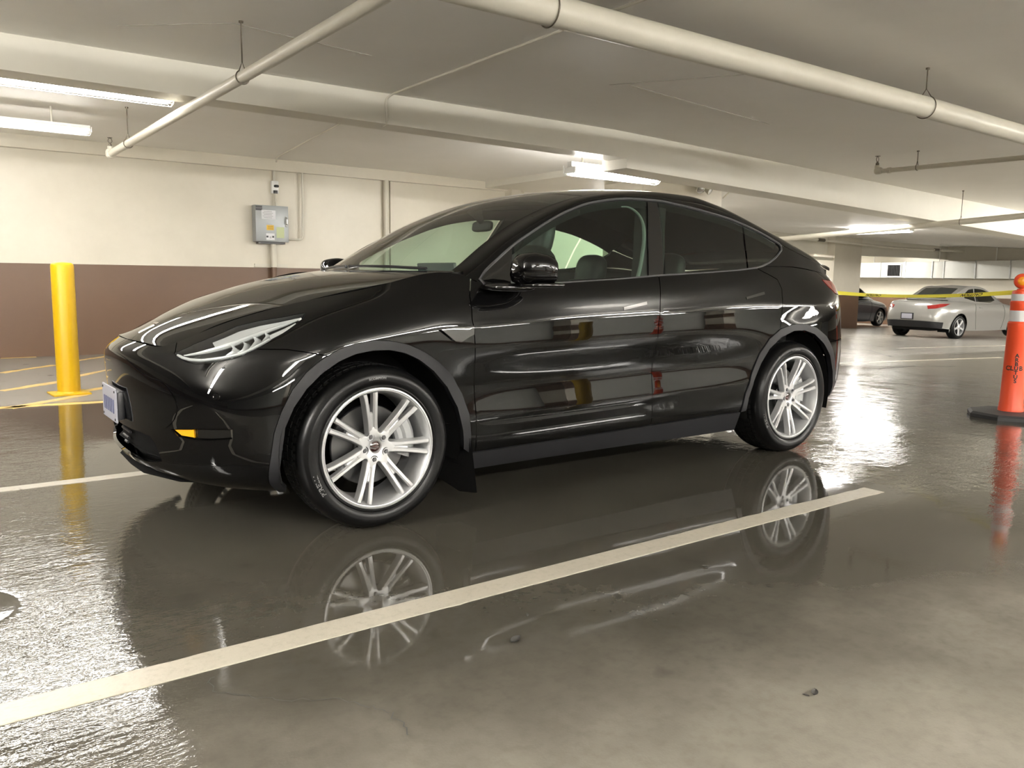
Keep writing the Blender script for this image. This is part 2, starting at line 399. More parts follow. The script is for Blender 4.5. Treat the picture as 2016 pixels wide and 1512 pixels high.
# ------------------------------------------------------------------ painted lines on the floor
def stripe(name, a, c, w, mat, jag=.004, h=.0025, n=None):
    a, c = np.array(a, float), np.array(c, float); L = np.linalg.norm(c-a); n = n or max(3, int(L/.035)); t = (c-a)/L; s = np.array([-t[1], t[0]]); r = np.random.default_rng(int(abs(a[0]*97+a[1]*31)*10) % 9999)
    e = [np.cumsum(r.normal(0, jag*.5, n+1)) for _ in (0, 1)]; e = [np.clip(q-np.linspace(0, q[-1], n+1), -jag*2.2, jag*2.2) for q in e]; G = []
    for k in range(n+1):
        p = a+t*L*k/n; l, rr = p+s*(w/2+e[0][k]), p-s*(w/2+e[1][k]); z = TF(p[0])
        G.append([(l[0], l[1], z-.002), (l[0], l[1], z+h*.5), (l[0]-s[0]*.004, l[1]-s[1]*.004, z+h), (rr[0]+s[0]*.004, rr[1]+s[1]*.004, z+h), (rr[0], rr[1], z+h*.5), (rr[0], rr[1], z-.002)])
    b = MB(); b.grid(G); o = b.build(name, MATS[mat], None, smooth=False, recalc=False); o['kind'] = 'structure'; return o
stripe('floor_line', (2.44, -1.772), (-5.5, -1.79), .118, 'line_white')
stripe('floor_line', (3.0, .672), (-5.5, .668), .105, 'line_white')
stripe('floor_line', (14.2, 2.65), (8.0, 2.95), .10, 'line_white'); stripe('floor_line', (19.5, 4.6), (14.5, 4.75), .10, 'line_white')
Yl = lambda a, c, w=.10: stripe('floor_line_yellow', a, c, w, 'line_yellow', .010)
Yl((-3.2, 3.78), (.6, 3.40), .09)
for a, c in (((-.97, 4.66), (-.30, 5.22)), ((-.55, 4.08), (.25, 4.80)), ((-.85, 6.2), (-.26, 6.81)), ((-.25, 5.48), (.35, 6.25)), ((-.71, 8.0), (-.32, 7.98)), ((0.0, 7.2), (.5, 7.72)), ((-1.0, 3.50), (-.35, 4.06)), ((-1.6, 4.7), (-.97, 5.2)), ((-1.9, 6.0), (-1.2, 6.6))): Yl(a, c, .10)

# ------------------------------------------------------------------ fluorescent fixtures
def fluorescent(c, L, axis, label, group=None, drop=None, wires=True, name='fluorescent_light', zs=1., glow='tube_glow', slim=False, tray=1.):
    """strip fixture: steel channel, two tubes, wire guard; c is the middle of the underside of the guard"""
    t = thing(name, label, 'light', (c[0], c[1], c[2]), 0 if axis == 'x' else math.pi/2, group); h = L/2
    k = .26 if slim else tray; b = MB(); b.grid([[(x, y*k, z) for y, z in ((-.060, .112), (-.040, .130), (-.040, .185), (.040, .185), (.040, .130), (.060, .112), (.036, .122), (-.036, .122))] for x in (-h, h)], False, True); b.f += [list(range(8)), list(range(15, 7, -1))]; b.mi += [0, 0]; b.build('channel', MATS['steel_white'], t, smooth=False)
    for s in (-1, 1):
        b = MB(); b.box((s*(h-.012), 0, .085), (.022, .19, .075), bev=.004); b.build('end_cap', MATS['steel_white'], t)
        b = MB(); b.tube([(-h+.03, s*.064, .076), (h-.03, s*.064, .076)], .032, 12); b.build('tube', MATS[glow], t)
    if wires:
        n = max(4, int(L/.16)); b = MB()
        for s in (-1, 0, 1): b.tube([(-h-.005, s*.07, .030 if s else .018), (h+.005, s*.07, .030 if s else .018)], .0022, 5)
        for k in range(n+1):
            x = -h-.005+(L+.01)*k/n; b.tube([(x, -.105, .15), (x, -.105, .06), (x, -.07, .03), (x, 0, .018), (x, .07, .03), (x, .105, .06), (x, .105, .15)], .0022 if 0 < k < n else .005, 5)
        o = b.build('wire_guard', MATS['steel_white'], t); o['kind'] = 'stuff'
    for o in t.children: o.scale.z = zs
    if drop:
        for x in (-h*.72, h*.72):
            b = MB(); b.tube([(x, 0, .17*zs), (x, 0, .18*zs+drop)], .011, 8); b.build('stem', MATS['pipe_paint'], t)
    return t
fluorescent((-.90, 3.50, 2.462), 2.44, 'x', 'long twin-tube fluorescent light under the beam at top left', drop=H-2.462-.18, glow='tube_glow_half', tray=1.5)
fluorescent((-1.17, 5.70, 2.485), 2.44, 'x', 'twin-tube fluorescent light nearer the cream wall, lower of the two at left', drop=H-2.485-.10, zs=.55, glow='tube_glow_dim', tray=1.7)
fluorescent((5.70, 3.78, 2.295), 1.46, 'x', 'bright fluorescent light hung on a stem above the roof of the black car', drop=H-2.295-.18)
fluorescent((18.95, 7.85, 2.33), 1.7, 'y', 'fluorescent light hung along the pipe in the far bay at right', drop=.12)
hid = 'fluorescent fixtures hidden behind the beams or the camera'
fluorescent((11.4, 3.85, 2.30), 1.6, 'x', 'unseen fluorescent fixture, of a set mostly added to brighten the garage', hid, .05, glow='tube_glow_half')
fluorescent((28.0, 14.4, 2.20), 2.44, 'x', 'unseen fluorescent fixture, of a set mostly added to brighten the garage', hid, .12, glow='tube_glow_bright')
fluorescent((21.5, 15.0, 2.20), 2.44, 'x', 'unseen fluorescent fixture, of a set mostly added to brighten the garage', hid, .2, glow='tube_glow_bright')
for x, y, dz in ((-4.1, -1.3, .85), (-6.9, -1.3, .85), (-1.5, -6.5, .5), (2.5, -6.5, .5), (6.5, -6.5, .5), (10.5, -6.5, .5), (12.6, -3.3, .5), (16.2, -.6, .55), (20.6, 1.6, .5), (25.5, 1.2, .5), (10.6, 8.4, .5), (6.0, -9.8, .5), (1.5, -9.8, .5), (-3.5, -9.8, .5), (10.5, -9.8, .5), (15.5, -9.8, .5)):  # unseen; most are added to brighten the foreground, ceiling, recess and right bays
    fluorescent((x, y, H+TC(x, y)-dz), 2.44, 'x', 'unseen fluorescent fixture, of a set mostly added to brighten the garage', hid, dz-.19, glow='tube_glow_near' if y == -6.5 else ('tube_glow_dim' if y == 8.4 else ('tube_glow_bright' if x in (-4.1, -6.9, 12.6, 16.2, 20.6, 25.5) else 'tube_glow_rear')), wires=False, slim=True)
# ---------------------------------------------------------------- smooth surfaces of the black car
import numpy as np

def cspline(t, P, tt, mirror=False):
    """natural cubic spline through P at t, read at tt; mirror reflects the y column at both ends"""
    t = np.asarray(t, float); P = np.asarray(P, float)
    if P.ndim == 1: P = P[:, None]
    if mirror:
        k = 3; s = np.ones(P.shape[1]); s[1] = -1
        a = P[1:k+1][::-1]*s; b = P[-k-1:-1][::-1]*s
        ta = 2*t[0]-t[1:k+1][::-1]; tb = 2*t[-1]-t[-k-1:-1][::-1]
        P = np.vstack([a, P, b]); t = np.concatenate([ta, t, tb])
    n = len(t); h = np.diff(t)
    A = np.zeros((n, n)); B = np.zeros((n, P.shape[1])); A[0, 0] = A[-1, -1] = 1
    for i in range(1, n-1):
        A[i, i-1] = h[i-1]; A[i, i] = 2*(h[i-1]+h[i]); A[i, i+1] = h[i]
        B[i] = 6*((P[i+1]-P[i])/h[i]-(P[i]-P[i-1])/h[i-1])
    M = np.linalg.solve(A, B)
    tt = np.atleast_1d(np.asarray(tt, float))
    i = np.clip(np.searchsorted(t, tt)-1, 0, n-2)
    d = (tt-t[i])[:, None]; H = h[i][:, None]
    a = P[i]; b = (P[i+1]-P[i])/H-H*(2*M[i]+M[i+1])/6
    return a+d*(b+d*(M[i]/2+d*(M[i+1]-M[i])/(6*H)))

def pchip(x, y, q):
    """monotone cubic through (x, y)"""
    x = np.asarray(x, float); y = np.asarray(y, float); q = np.asarray(q, float)
    h = np.diff(x); m = np.diff(y)/h; d = np.zeros_like(y)
    for i in range(1, len(x)-1):
        if m[i-1]*m[i] > 0:
            w1 = 2*h[i]+h[i-1]; w2 = h[i]+2*h[i-1]; d[i] = (w1+w2)/(w1/m[i-1]+w2/m[i])
    d[0] = m[0]; d[-1] = m[-1]
    i = np.clip(np.searchsorted(x, q)-1, 0, len(x)-2); s = (q-x[i])/h[i]
    r = y[i]*(1+2*s)*(1-s)**2+h[i]*d[i]*s*(1-s)**2+y[i+1]*s*s*(3-2*s)+h[i]*d[i+1]*s*s*(s-1)
    r = np.where(q < x[0], y[0]+d[0]*(q-x[0]), r)
    return np.where(q > x[-1], y[-1]+d[-1]*(q-x[-1]), r)

# belt surface W: eight lines from the middle of the nose, along the near side, to the middle of the tail (x, half width, z)
W_LINES = [
 [(-.72,0,.20),(-.70,.30,.20),(-.62,.55,.20),(-.50,.74,.20),(-.38,.845,.20),(-.2,.88,.19),(.1,.88,.185),(.45,.87,.18),(.62,.868,.18),(1.0,.865,.18),(1.65,.865,.178),(2.3,.87,.176),(2.65,.88,.19),(2.95,.88,.22),(3.3,.86,.25),(3.46,.80,.27),(3.60,.65,.28),(3.72,.38,.28),(3.75,0,.28)],
 [(-.81,0,.25),(-.79,.30,.25),(-.72,.55,.25),(-.60,.76,.25),(-.43,.885,.26),(-.2,.925,.28),(.1,.925,.285),(.45,.915,.28),(.62,.912,.28),(1.0,.91,.285),(1.65,.91,.295),(2.3,.915,.302),(2.65,.925,.31),(2.95,.93,.33),(3.3,.91,.34),(3.49,.84,.36),(3.65,.68,.37),(3.78,.40,.37),(3.81,0,.37)],
 [(-.832,0,.40),(-.812,.30,.40),(-.745,.55,.41),(-.625,.775,.41),(-.445,.895,.42),(-.2,.945,.43),(.1,.945,.43),(.45,.932,.43),(.62,.930,.432),(1.0,.929,.437),(1.65,.929,.45),(2.3,.932,.46),(2.65,.945,.46),(2.95,.95,.46),(3.3,.93,.47),(3.51,.86,.48),(3.67,.69,.49),(3.82,.40,.49),(3.855,0,.49)],
 [(-.842,0,.56),(-.82,.30,.56),(-.75,.55,.57),(-.63,.77,.57),(-.445,.892,.58),(-.2,.946,.6),(.1,.947,.6),(.45,.926,.60),(.62,.920,.602),(1.0,.916,.605),(1.65,.916,.62),(2.3,.924,.63),(2.65,.945,.64),(2.95,.955,.65),(3.3,.94,.65),(3.515,.865,.65),(3.68,.70,.65),(3.84,.40,.65),(3.875,0,.65)],
 [(-.853,0,.68),(-.825,.30,.675),(-.735,.55,.68),(-.605,.755,.69),(-.425,.875,.71),(-.2,.933,.74),(.1,.938,.755),(.45,.942,.75),(.62,.944,.75),(1.0,.947,.755),(1.65,.947,.77),(2.3,.945,.78),(2.65,.945,.79),(2.95,.95,.80),(3.3,.935,.80),(3.505,.858,.80),(3.67,.70,.80),(3.84,.40,.80),(3.87,0,.80)],
 [(-.850,0,.73),(-.815,.30,.725),(-.70,.55,.745),(-.565,.735,.77),(-.40,.845,.80),(-.2,.908,.835),(.1,.930,.85),(.45,.940,.853),(.62,.942,.858),(1.0,.945,.873),(1.65,.945,.895),(2.3,.941,.925),(2.65,.935,.94),(2.95,.93,.945),(3.3,.915,.945),(3.50,.842,.945),(3.65,.695,.945),(3.80,.40,.94),(3.83,0,.94)],
 [(-.825,0,.757),(-.79,.30,.755),(-.70,.49,.765),(-.55,.62,.82),(-.38,.735,.875),(-.2,.815,.925),(.1,.870,.965),(.45,.905,.97),(.62,.913,.965),(1.0,.920,.985),(1.65,.920,1.015),(2.3,.907,1.055),(2.65,.890,1.075),(2.95,.875,1.075),(3.3,.86,1.06),(3.47,.81,1.06),(3.60,.69,1.05),(3.72,.4,1.04),(3.74,0,1.04)],
 [(-.785,0,.78),(-.765,.30,.775),(-.70,.42,.782),(-.53,.50,.86),(-.38,.595,.92),(-.2,.685,.972),(.1,.775,1.040),(.45,.815,1.098),(.62,.868,1.055),(1.0,.884,1.060),(1.65,.884,1.097),(2.3,.868,1.140),(2.65,.85,1.165),(2.95,.835,1.168),(3.3,.80,1.14),(3.46,.76,1.12),(3.55,.66,1.10),(3.6,.4,1.10),(3.62,0,1.10)],
]
def build_W(nu=560, nv=150):
    L = np.array(W_LINES)                                    # 8 x 19 x 3
    c = L[3]; U = np.concatenate([[0], np.cumsum(np.linalg.norm(np.diff(c, axis=0), axis=1))])
    V = np.array([0, .085, .235, .385, .515, .635, .75, .845])
    uu = np.linspace(0, U[-1], nu); vv = np.linspace(0, V[-1], nv)
    R = np.stack([cspline(U, L[j], uu, True) for j in range(8)])   # 8 x nu x 3
    # the shoulder crease (line 5) and the lower fold (line 2) are tight along the doors: flat facets on either side
    ww = np.clip((R[5][:, 0]-.25)/.35, 0, 1)*np.clip((3.35-R[5][:, 0])/.45, 0, 1)*(R[5][:, 1] > .5); ww = (ww*ww*(3-2*ww))[:, None]
    V2 = list(V); R2 = list(R)
    for j, f in ((5, .15), (5, -.15), (2, .15), (2, -.15)):
        k = j+1 if f > 0 else j-1; v = V[j]+(V[k]-V[j])*abs(f)
        free = cspline(V, R.reshape(8, -1), [v]).reshape(nu, 3); flat = R[j]+(R[k]-R[j])*abs(f)
        V2.append(v); R2.append(free*(1-ww)+flat*ww)
    o = np.argsort(V2); V2 = np.array(V2)[o]; R2 = np.array(R2)[o]
    G = cspline(V2, R2.reshape(len(V2), -1), vv).reshape(nv, nu, 3)
    # a light blur along both directions keeps reflections calm
    def blur(G, ax, s):
        k = np.exp(-.5*(np.arange(-3*s, 3*s+1)/s)**2); k /= k.sum(); r = 3*s
        P = np.moveaxis(G, ax, 0)
        if ax == 1:
            m = np.array([1, -1, 1.]); a = P[1:r+1][::-1]*m; b = P[-r-1:-1][::-1]*m
        else:
            a = 2*P[:1]-P[1:r+1][::-1]; b = 2*P[-1:]-P[-r-1:-1][::-1]
        Q = np.concatenate([a, P, b]); out = sum(k[i]*Q[i:i+len(P)] for i in range(2*r+1))
        return np.moveaxis(out, 0, ax)
    G = blur(blur(G, 1, 3), 0, 1)
    G[..., 1] *= -1                                          # the near side is y < 0
    return uu, vv, G

class Grid:
    """a surface sampled on a regular (u, v) grid"""
    def __init__(s, uu, vv, G):
        s.uu, s.vv, s.G = uu, vv, G
        gu = np.gradient(G, axis=1); gv = np.gradient(G, axis=0)
        n = np.cross(gu, gv); s.N = n/(np.linalg.norm(n, axis=2, keepdims=True)+1e-12)
    def _ij(s, q):
        u = (q[:, 0]-s.uu[0])/(s.uu[1]-s.uu[0]); v = (q[:, 1]-s.vv[0])/(s.vv[1]-s.vv[0])
        i = np.clip(u.astype(int), 0, len(s.uu)-2); j = np.clip(v.astype(int), 0, len(s.vv)-2)
        return i, j, (u-i)[:, None], (v-j)[:, None]
    def _s(s, A, q):
        i, j, a, b = s._ij(np.asarray(q, float))
        return (A[j, i]*(1-a)+A[j, i+1]*a)*(1-b)+(A[j+1, i]*(1-a)+A[j+1, i+1]*a)*b
    def at(s, q): return s._s(s.G, q)
    def normal(s, q):
        n = s._s(s.N, q); return n/(np.linalg.norm(n, axis=1, keepdims=True)+1e-12)
    def invert(s, P, f, dim=2, umin=None, umax=None, it=12):
        """(u, v) where f(point) == P ; f picks the coordinates"""
        P = np.atleast_2d(np.asarray(P, float)); F = f(s.G.reshape(-1, 3)); uv = []
        UU, VV = np.meshgrid(s.uu, s.vv); UV = np.stack([UU.ravel(), VV.ravel()], 1)
        ok = np.ones(len(UV), bool)
        if umin is not None: ok &= UV[:, 0] >= umin
        if umax is not None: ok &= UV[:, 0] <= umax
        Fo, UVo = F[ok], UV[ok]
        for p in P: uv.append(UVo[np.argmin(((Fo-p)**2).sum(1))])
        uv = np.array(uv); e = 1e-3
        for _ in range(it):
            r = f(s.at(uv))-P
            Ju = (f(s.at(uv+[e, 0]))-f(s.at(uv-[e, 0])))/(2*e); Jv = (f(s.at(uv+[0, e]))-f(s.at(uv-[0, e])))/(2*e)
            a = (Ju*Ju).sum(1)+1e-9; b = (Ju*Jv).sum(1); c = (Jv*Jv).sum(1)+1e-9; gu = (Ju*r).sum(1); gv = (Jv*r).sum(1)
            det = a*c-b*b; det = np.where(np.abs(det) < 1e-9, 1e-9, det)
            st = np.stack([(c*gu-b*gv)/det, (a*gv-b*gu)/det], 1); l = np.linalg.norm(st, axis=1, keepdims=True)
            uv = uv-st*np.minimum(1, .06/(l+1e-9))
        return uv
XZ = lambda P: P[..., [0, 2]]
YZ = lambda P: P[..., [1, 2]]
XYZ = lambda P: P

# bonnet: a height field over (x, y)
def bonnet_z(x, y):
    zc = pchip([-.90,-.785,-.70,-.60,-.50,-.40,-.27,-.10,.10,.30,.50,.75], [.712,.780,.826,.872,.913,.949,.993,1.040,1.079,1.106,1.125,1.140], x)
    cr = pchip([-.8,-.68,-.53,-.38,-.2,.1,.45,.7], [.0,.054,.040,.035,.045,.039,.022,.02], x)
    yk = pchip([-.8,-.68,-.53,-.38,-.2,.1,.45,.7], [.38,.42,.50,.59,.685,.78,.815,.83], x)
    return zc-cr*(np.abs(y)/yk)**2.2

# windscreen, glass roof and tail glass: one height field over (x, y)
def roof_z(x, y):
    a = pchip([.2, .9, 1.5, 2.2, 3.0, 3.7], [.30, .30, .16, .05, -.02, -.05], x)
    xs = x-a*y*y
    zc = pchip([.0,.28,.40,.52,.66,.80,.95,1.10,1.28,1.48,1.70,1.95,2.2,2.45,2.75,3.0,3.25,3.5,3.75],
               [.90,1.093,1.160,1.230,1.309,1.383,1.448,1.502,1.548,1.583,1.606,1.619,1.616,1.582,1.50,1.428,1.348,1.262,1.18], xs)
    return zc-.11*y*y*np.clip((x-.2)/1.0, .3, 1)

# side glass: half width over (x, z), leaning in above the belt
def belt_x(x):
    xs = [p[0] for p in W_LINES[7][8:16]]; return pchip(xs, [p[1] for p in W_LINES[7][8:16]], x), pchip(xs, [p[2] for p in W_LINES[7][8:16]], x)
def side_h(x, z):
    hb, zb = belt_x(np.clip(x, .5, 3.45)); hb = hb-.004; d = z-zb
    return hb-.37*d-.20*d*d*np.sign(d)
# ------------------------------------------------------------------ trimmed panels on smooth surfaces
class HF:
    """height field surface: fn(a, b) -> points"""
    def __init__(s, fn): s.fn = fn
    def at(s, q): q = np.asarray(q, float); return s.fn(q[:, 0], q[:, 1])
    def normal(s, q):
        q = np.asarray(q, float); e = 2e-3
        n = np.cross(s.at(q+[e, 0])-s.at(q-[e, 0]), s.at(q+[0, e])-s.at(q-[0, e])); return n/np.linalg.norm(n, axis=1, keepdims=True)

def resample(L, ds, closed=True):
    L = np.asarray(L, float); P = np.vstack([L, L[:1]]) if closed else L; out = []
    for a, b in zip(P[:-1], P[1:]):
        n = max(1, int(math.ceil(np.linalg.norm(b-a)/ds)))
        for k in range(n): out.append(a+(b-a)*k/n)
    if not closed: out.append(P[-1])
    return np.array(out)
def smooth_line(P, ds=.02):
    """a rounded curve through a few points"""
    P = np.asarray(P, float); t = np.concatenate([[0], np.cumsum(np.linalg.norm(np.diff(P, axis=0), axis=1))])
    n = max(2, int(t[-1]/ds)); return cspline(t, P, np.linspace(0, t[-1], n+1))
def area(L): x, y = L[:, 0], L[:, 1]; return .5*np.sum(x*np.roll(y, -1)-np.roll(x, -1)*y)
def inside(q, L):
    x, y = q[:, 0], q[:, 1]; c = np.zeros(len(q), bool); a = L; b = np.roll(L, -1, axis=0)
    for (x0, y0), (x1, y1) in zip(a, b):
        if y0 == y1: continue
        m = ((y0 > y) != (y1 > y)) & (x < (x1-x0)*(y-y0)/(y1-y0)+x0); c ^= m
    return c
def inset(L, g):
    if area(L) < 0: L = L[::-1]
    t = np.roll(L, -1, 0)-np.roll(L, 1, 0); t /= np.linalg.norm(t, axis=1, keepdims=True)+1e-12
    return L+np.stack([-t[:, 1], t[:, 0]], 1)*g
def patch_data(S, loop, holes=(), gap=.0, off=0., step=.03, ds=.02):
    O = resample(loop, ds)
    if area(O) < 0: O = O[::-1]
    if gap: O = inset(O, gap)
    HS = [resample(h, ds) for h in holes]
    HS = [inset(h if area(h) > 0 else h[::-1], -gap) for h in HS]
    B = np.vstack([O]+HS); lo, hi = O.min(0), O.max(0)
    gx, gy = np.meshgrid(np.arange(lo[0]+step/2, hi[0], step), np.arange(lo[1]+step/2, hi[1], step)); gx[1::2] += step/2
    q = np.stack([gx.ravel(), gy.ravel()], 1); m = inside(q, O)
    for h in HS: m &= ~inside(q, h)
    q = q[m]
    if len(q):
        d = np.full(len(q), 9.)
        for k in range(0, len(B), 200): d = np.minimum(d, np.sqrt(((q[:, None]-B[None, k:k+200])**2).sum(2)).min(1))
        q = q[d > step*.45]
    pts = np.vstack([B, q]); E = []; n0 = 0
    for L in [O]+HS:
        n = len(L); E += [(n0+i, n0+(i+1) % n) for i in range(n)]; n0 += n
    vv, ee, ff, *_ = delaunay_2d_cdt([Vector(p) for p in pts], E, [], 0, 1e-7)
    V = np.array([tuple(v) for v in vv]); F = np.array([f for f in ff if len(f) == 3])
    c = V[F].mean(1); m = inside(c, O)
    for h in HS: m &= ~inside(c, h)
    F = F[m]; a = V[F]; cr = (a[:, 1, 0]-a[:, 0, 0])*(a[:, 2, 1]-a[:, 0, 1])-(a[:, 1, 1]-a[:, 0, 1])*(a[:, 2, 0]-a[:, 0, 0])
    F[cr < 0] = F[cr < 0][:, ::-1]; F = F[np.abs(cr) > 1e-9]
    used = np.unique(F); mp = -np.ones(len(V), int); mp[used] = np.arange(len(used)); V = V[used]; F = mp[F]
    Nn = S.normal(V); P = S.at(V)+Nn*off
    return P, Nn, F
def thicken(P, Nn, F, thick):
    ed = {}
    for f in F:
        for i in range(3):
            a, b = int(f[i]), int(f[(i+1) % 3]); k = (min(a, b), max(a, b)); ed.setdefault(k, []).append((a, b))
    be = [v[0] for v in ed.values() if len(v) == 1]; n = len(P)
    acc = {}
    for a, b in be:
        t = P[b]-P[a]; o = np.cross(t, Nn[a]); o /= np.linalg.norm(o)+1e-12
        acc[a] = acc.get(a, 0)+o; acc[b] = acc.get(b, 0)+o
    ids = sorted(acc); ix = {v: i for i, v in enumerate(ids)}; k = len(ids)
    on = np.array([acc[i]/(np.linalg.norm(acc[i])+1e-9) for i in ids])
    top = P[ids]; bot = P[ids]-Nn[ids]*thick
    V = np.vstack([P, top, bot]); NN = np.vstack([Nn, on, on])
    FF = [list(map(int, f)) for f in F]+[[n+ix[a], n+k+ix[a], n+k+ix[b], n+ix[b]] for a, b in be]
    return V, NN, FF
def panel_mesh(name, V, NN, FF, mat, crisp=True):
    me = bpy.data.meshes.new(name); me.from_pydata([tuple(p) for p in V], [], FF); me.materials.append(mat)
    me.shade_smooth(); me.update()
    me.normals_split_custom_set_from_vertices([tuple(p) for p in NN]); return me
def flip(V, NN, FF):
    m = np.array([1, -1, 1.]); return V*m, NN*m, [f[::-1] for f in FF]
def patch(name, S, loop, mat, parent, holes=(), gap=.0025, off=0., thick=.014, step=.03, ds=.02, both=True, join=False, label=None):
    P, Nn, F = patch_data(S, loop, holes, gap, off, step, ds)
    V, NN, FF = thicken(P, Nn, F, thick) if thick else (P, Nn, [list(map(int, f)) for f in F])
    out = []
    if join:
        V2, N2, F2 = flip(V, NN, FF); n = len(V)
        V, NN, FF = np.vstack([V, V2]), np.vstack([NN, N2]), FF+[[n+i for i in f] for f in F2]
    out.append(link_mesh(name, panel_mesh(name, V, NN, FF, mat), parent))
    if both and not join: out.append(link_mesh(name, panel_mesh(name, *flip(V, NN, FF), mat), parent))
    for o in out:
        if label: o['label'] = label
    return out
def mirrored(b):
    c = MB(); c.v = [(x, -y, z) for x, y, z in b.v]; c.f = [f[::-1] for f in b.f]; c.mi = list(b.mi); return c
def pair(b, name, mat, parent, **k):
    return [b.build(name, mat, parent, **k), mirrored(b).build(name, mat, parent, **k)]
# ------------------------------------------------------------------ wheels: axis along y, outer face towards -y, lip plane at y = 0
def spoke_mesh():
    b = MB(); rs = [.066,.080,.100,.125,.150,.175,.200,.222,.240]
    yf = lambda r: float(np.interp(r, [.06,.085,.12,.17,.222,.240], [.036,.0315,.0245,.0135,.004,.004]))
    tc = lambda r: float(np.interp(r, [.066,.10,.15,.20,.24], [.0095,.0112,.0152,.0196,.0240]))
    wd = lambda r: float(np.interp(r, [.066,.09,.13,.20,.24], [.0125,.0108,.0092,.0090,.0098]))
    for s in (-1, 1):
        G = []
        for r in rs:
            t, w_, y = tc(r)*s, wd(r), yf(r); o = w_*s; dp = .034
            G.append([(t+o+.0065*s, y+dp, r), (t+o+.0005*s, y+.0025, r), (t+o-.0018*s, y, r), (t-o*.30, y, r), (t-o, y+.0075, r), (t-o-.0015*s, y+dp, r)])
        b.grid(G, s > 0, True)
        e = len(b.v); b.f.append([e-6+i for i in range(6)]); b.mi.append(0)
    G = []                                                       # web that fills the fork near the hub
    for r in [.064,.08,.10,.12,.135,.148,.156]:
        t, w_, y = tc(r), wd(r), yf(r)+float(np.interp(r, [.064,.10,.148,.156], [.001,.0045,.009,.016]))
        k = t-w_*.6; G.append([(-k, y, r), (0, y+.003, r), (k, y, r), (k, y+.028, r), (0, y+.028, r), (-k, y+.028, r)])
    b.grid(G, True, True); e = len(b.v); b.f.append([e-6+i for i in range(6)]); b.mi.append(0)
    return b.mesh('spoke', MATS['alloy'], ang=28)
WM = {}
def wheel_meshes():
    A = MATS['alloy']; WM['spoke'] = spoke_mesh()
    b = MB(); b.lathe([(.262,.012),(.2615,.003),(.2595,.0),(.2545,-.0015),(.2525,.0005),(.2510,.0030),(.2490,.0012),(.2470,.0018),(.2445,.006),(.239,.020),(.2335,.036),(.2295,.060),(.2265,.095),(.2255,.12),(.2285,.125),(.232,.20),(.258,.235),(.262,.245)], 96, axis='y')
    WM['rim'] = b.mesh('wheel', A, ang=25)
    b = MB()                                                     # hub plate with a scalloped edge, bored in the middle
    n = 98; prof = []
    for k in range(n):
        a = 2*math.pi*k/n; R = .078+.014*math.cos(7*a)
        prof.append([(rr*math.sin(a), y, rr*math.cos(a)) for rr, y in ((R+.004, .068), (R+.001, .040), (R-.002, .0335), (R-.010, .0325), (.046, .0355), (.029, .0375), (.0268, .0395), (.024, .046))])
    b.grid(np.array(prof), False, False, True); WM['hub'] = b.mesh('hub', A, ang=50)
    b = MB(); b.lathe([(.0, .040), (.010, .0405), (.018, .042), (.0225, .045), (.025, .046)], 28, axis='y'); WM['cap'] = b.mesh('hub_cap', MATS['cap_reflection'])
    b = MB(); b.lathe([(.0, .0285), (.0055, .0285), (.0062, .030), (.0066, .0335), (.0084, .0338), (.0084, .037)], 6, axis='y'); b.lathe([(.0086, .0362), (.0128, .0345), (.0135, .0350)], 20, axis='y')
    WM['nut'] = b.mesh('lug_nut', MATS['nut_grey'], ang=30)
    b = MB(); b.lathe([(.254,.010),(.262,.002),(.268,-.002),(.2715,-.001),(.274,.001),(.279,-.002),(.290,-.0075),(.304,-.0085),(.317,-.0055),(.321,-.003),(.3225,-.0015),(.331,.005),(.340,.015),(.3465,.030),(.3500,.052)], 120, axis='y')
    b.lathe([(.3500,.052),(.352,.075),(.3525,.13),(.352,.185),(.350,.208),(.3465,.230),(.340,.245),(.331,.255),(.310,.266),(.285,.262),(.254,.246)], 120, axis='y')
    WM['tire'] = b.mesh('tire', MATS['rubber'], ang=40)
    b = MB()                                                     # tread: shoulder lugs and three ribs, cut by lateral sipes
    nb = 66
    for k in range(nb):
        for (y0, y1, r0, r1, sh, fr) in ((.018,.074,.3405,.3545,.0,.70), (.186,.244,.3545,.3405,.5,.70), (.082,.122,.3548,.3550,.25,.80), (.130,.176,.3550,.3548,.6,.80)):
            a0 = 2*math.pi*(k+sh)/nb; a1 = a0+2*math.pi/nb*fr; V = []
            for r_, y_ in ((r0-.010, y0), (r1-.012, y1)):
                V += [(r_*math.sin(a), y_, r_*math.cos(a)) for a in (a0, a1)]
            for r_, y_ in ((r0, y0), (r1, y1)):
                V += [(r_*math.sin(a), y_, r_*math.cos(a)) for a in (a0, a1)]
            b.add(V, [(4,5,7,6), (0,4,6,2), (1,3,7,5), (0,1,5,4), (2,6,7,3)])
    WM['tread'] = b.mesh('tread', MATS['rubber_dull'], smooth=False)
    b = MB(); b.lathe([(.075,.105),(.172,.105),(.175,.108),(.175,.122),(.172,.125),(.075,.125)], 48, axis='y'); b.lathe([(.0,.080),(.070,.080),(.076,.086),(.077,.112)], 32, axis='y')
    WM['disc'] = b.mesh('brake_disc', MATS['steel_disc'], ang=30)
    b = MB()
    for a0, a1, r0, r1, y0, y1 in ((-.55, .55, .118, .198, .070, .102), (-.42, .42, .150, .205, .060, .150)):
        n = 12; G = []
        for k in range(n+1):
            a = a0+(a1-a0)*k/n
            G.append([(r*math.cos(a), y, r*math.sin(a)) for r, y in ((r0, y1), (r0, y0+.010), (r0+.012, y0), (r1-.014, y0), (r1, y0+.012), (r1, y1))])
        b.grid(G, False, True)
        for e in (0, n): b.f.append([len(b.v)-(n+1)*6+e*6+i for i in range(6)]); b.mi.append(0)
    WM['caliper'] = b.mesh('caliper', MATS['caliper_grey'], ang=30)
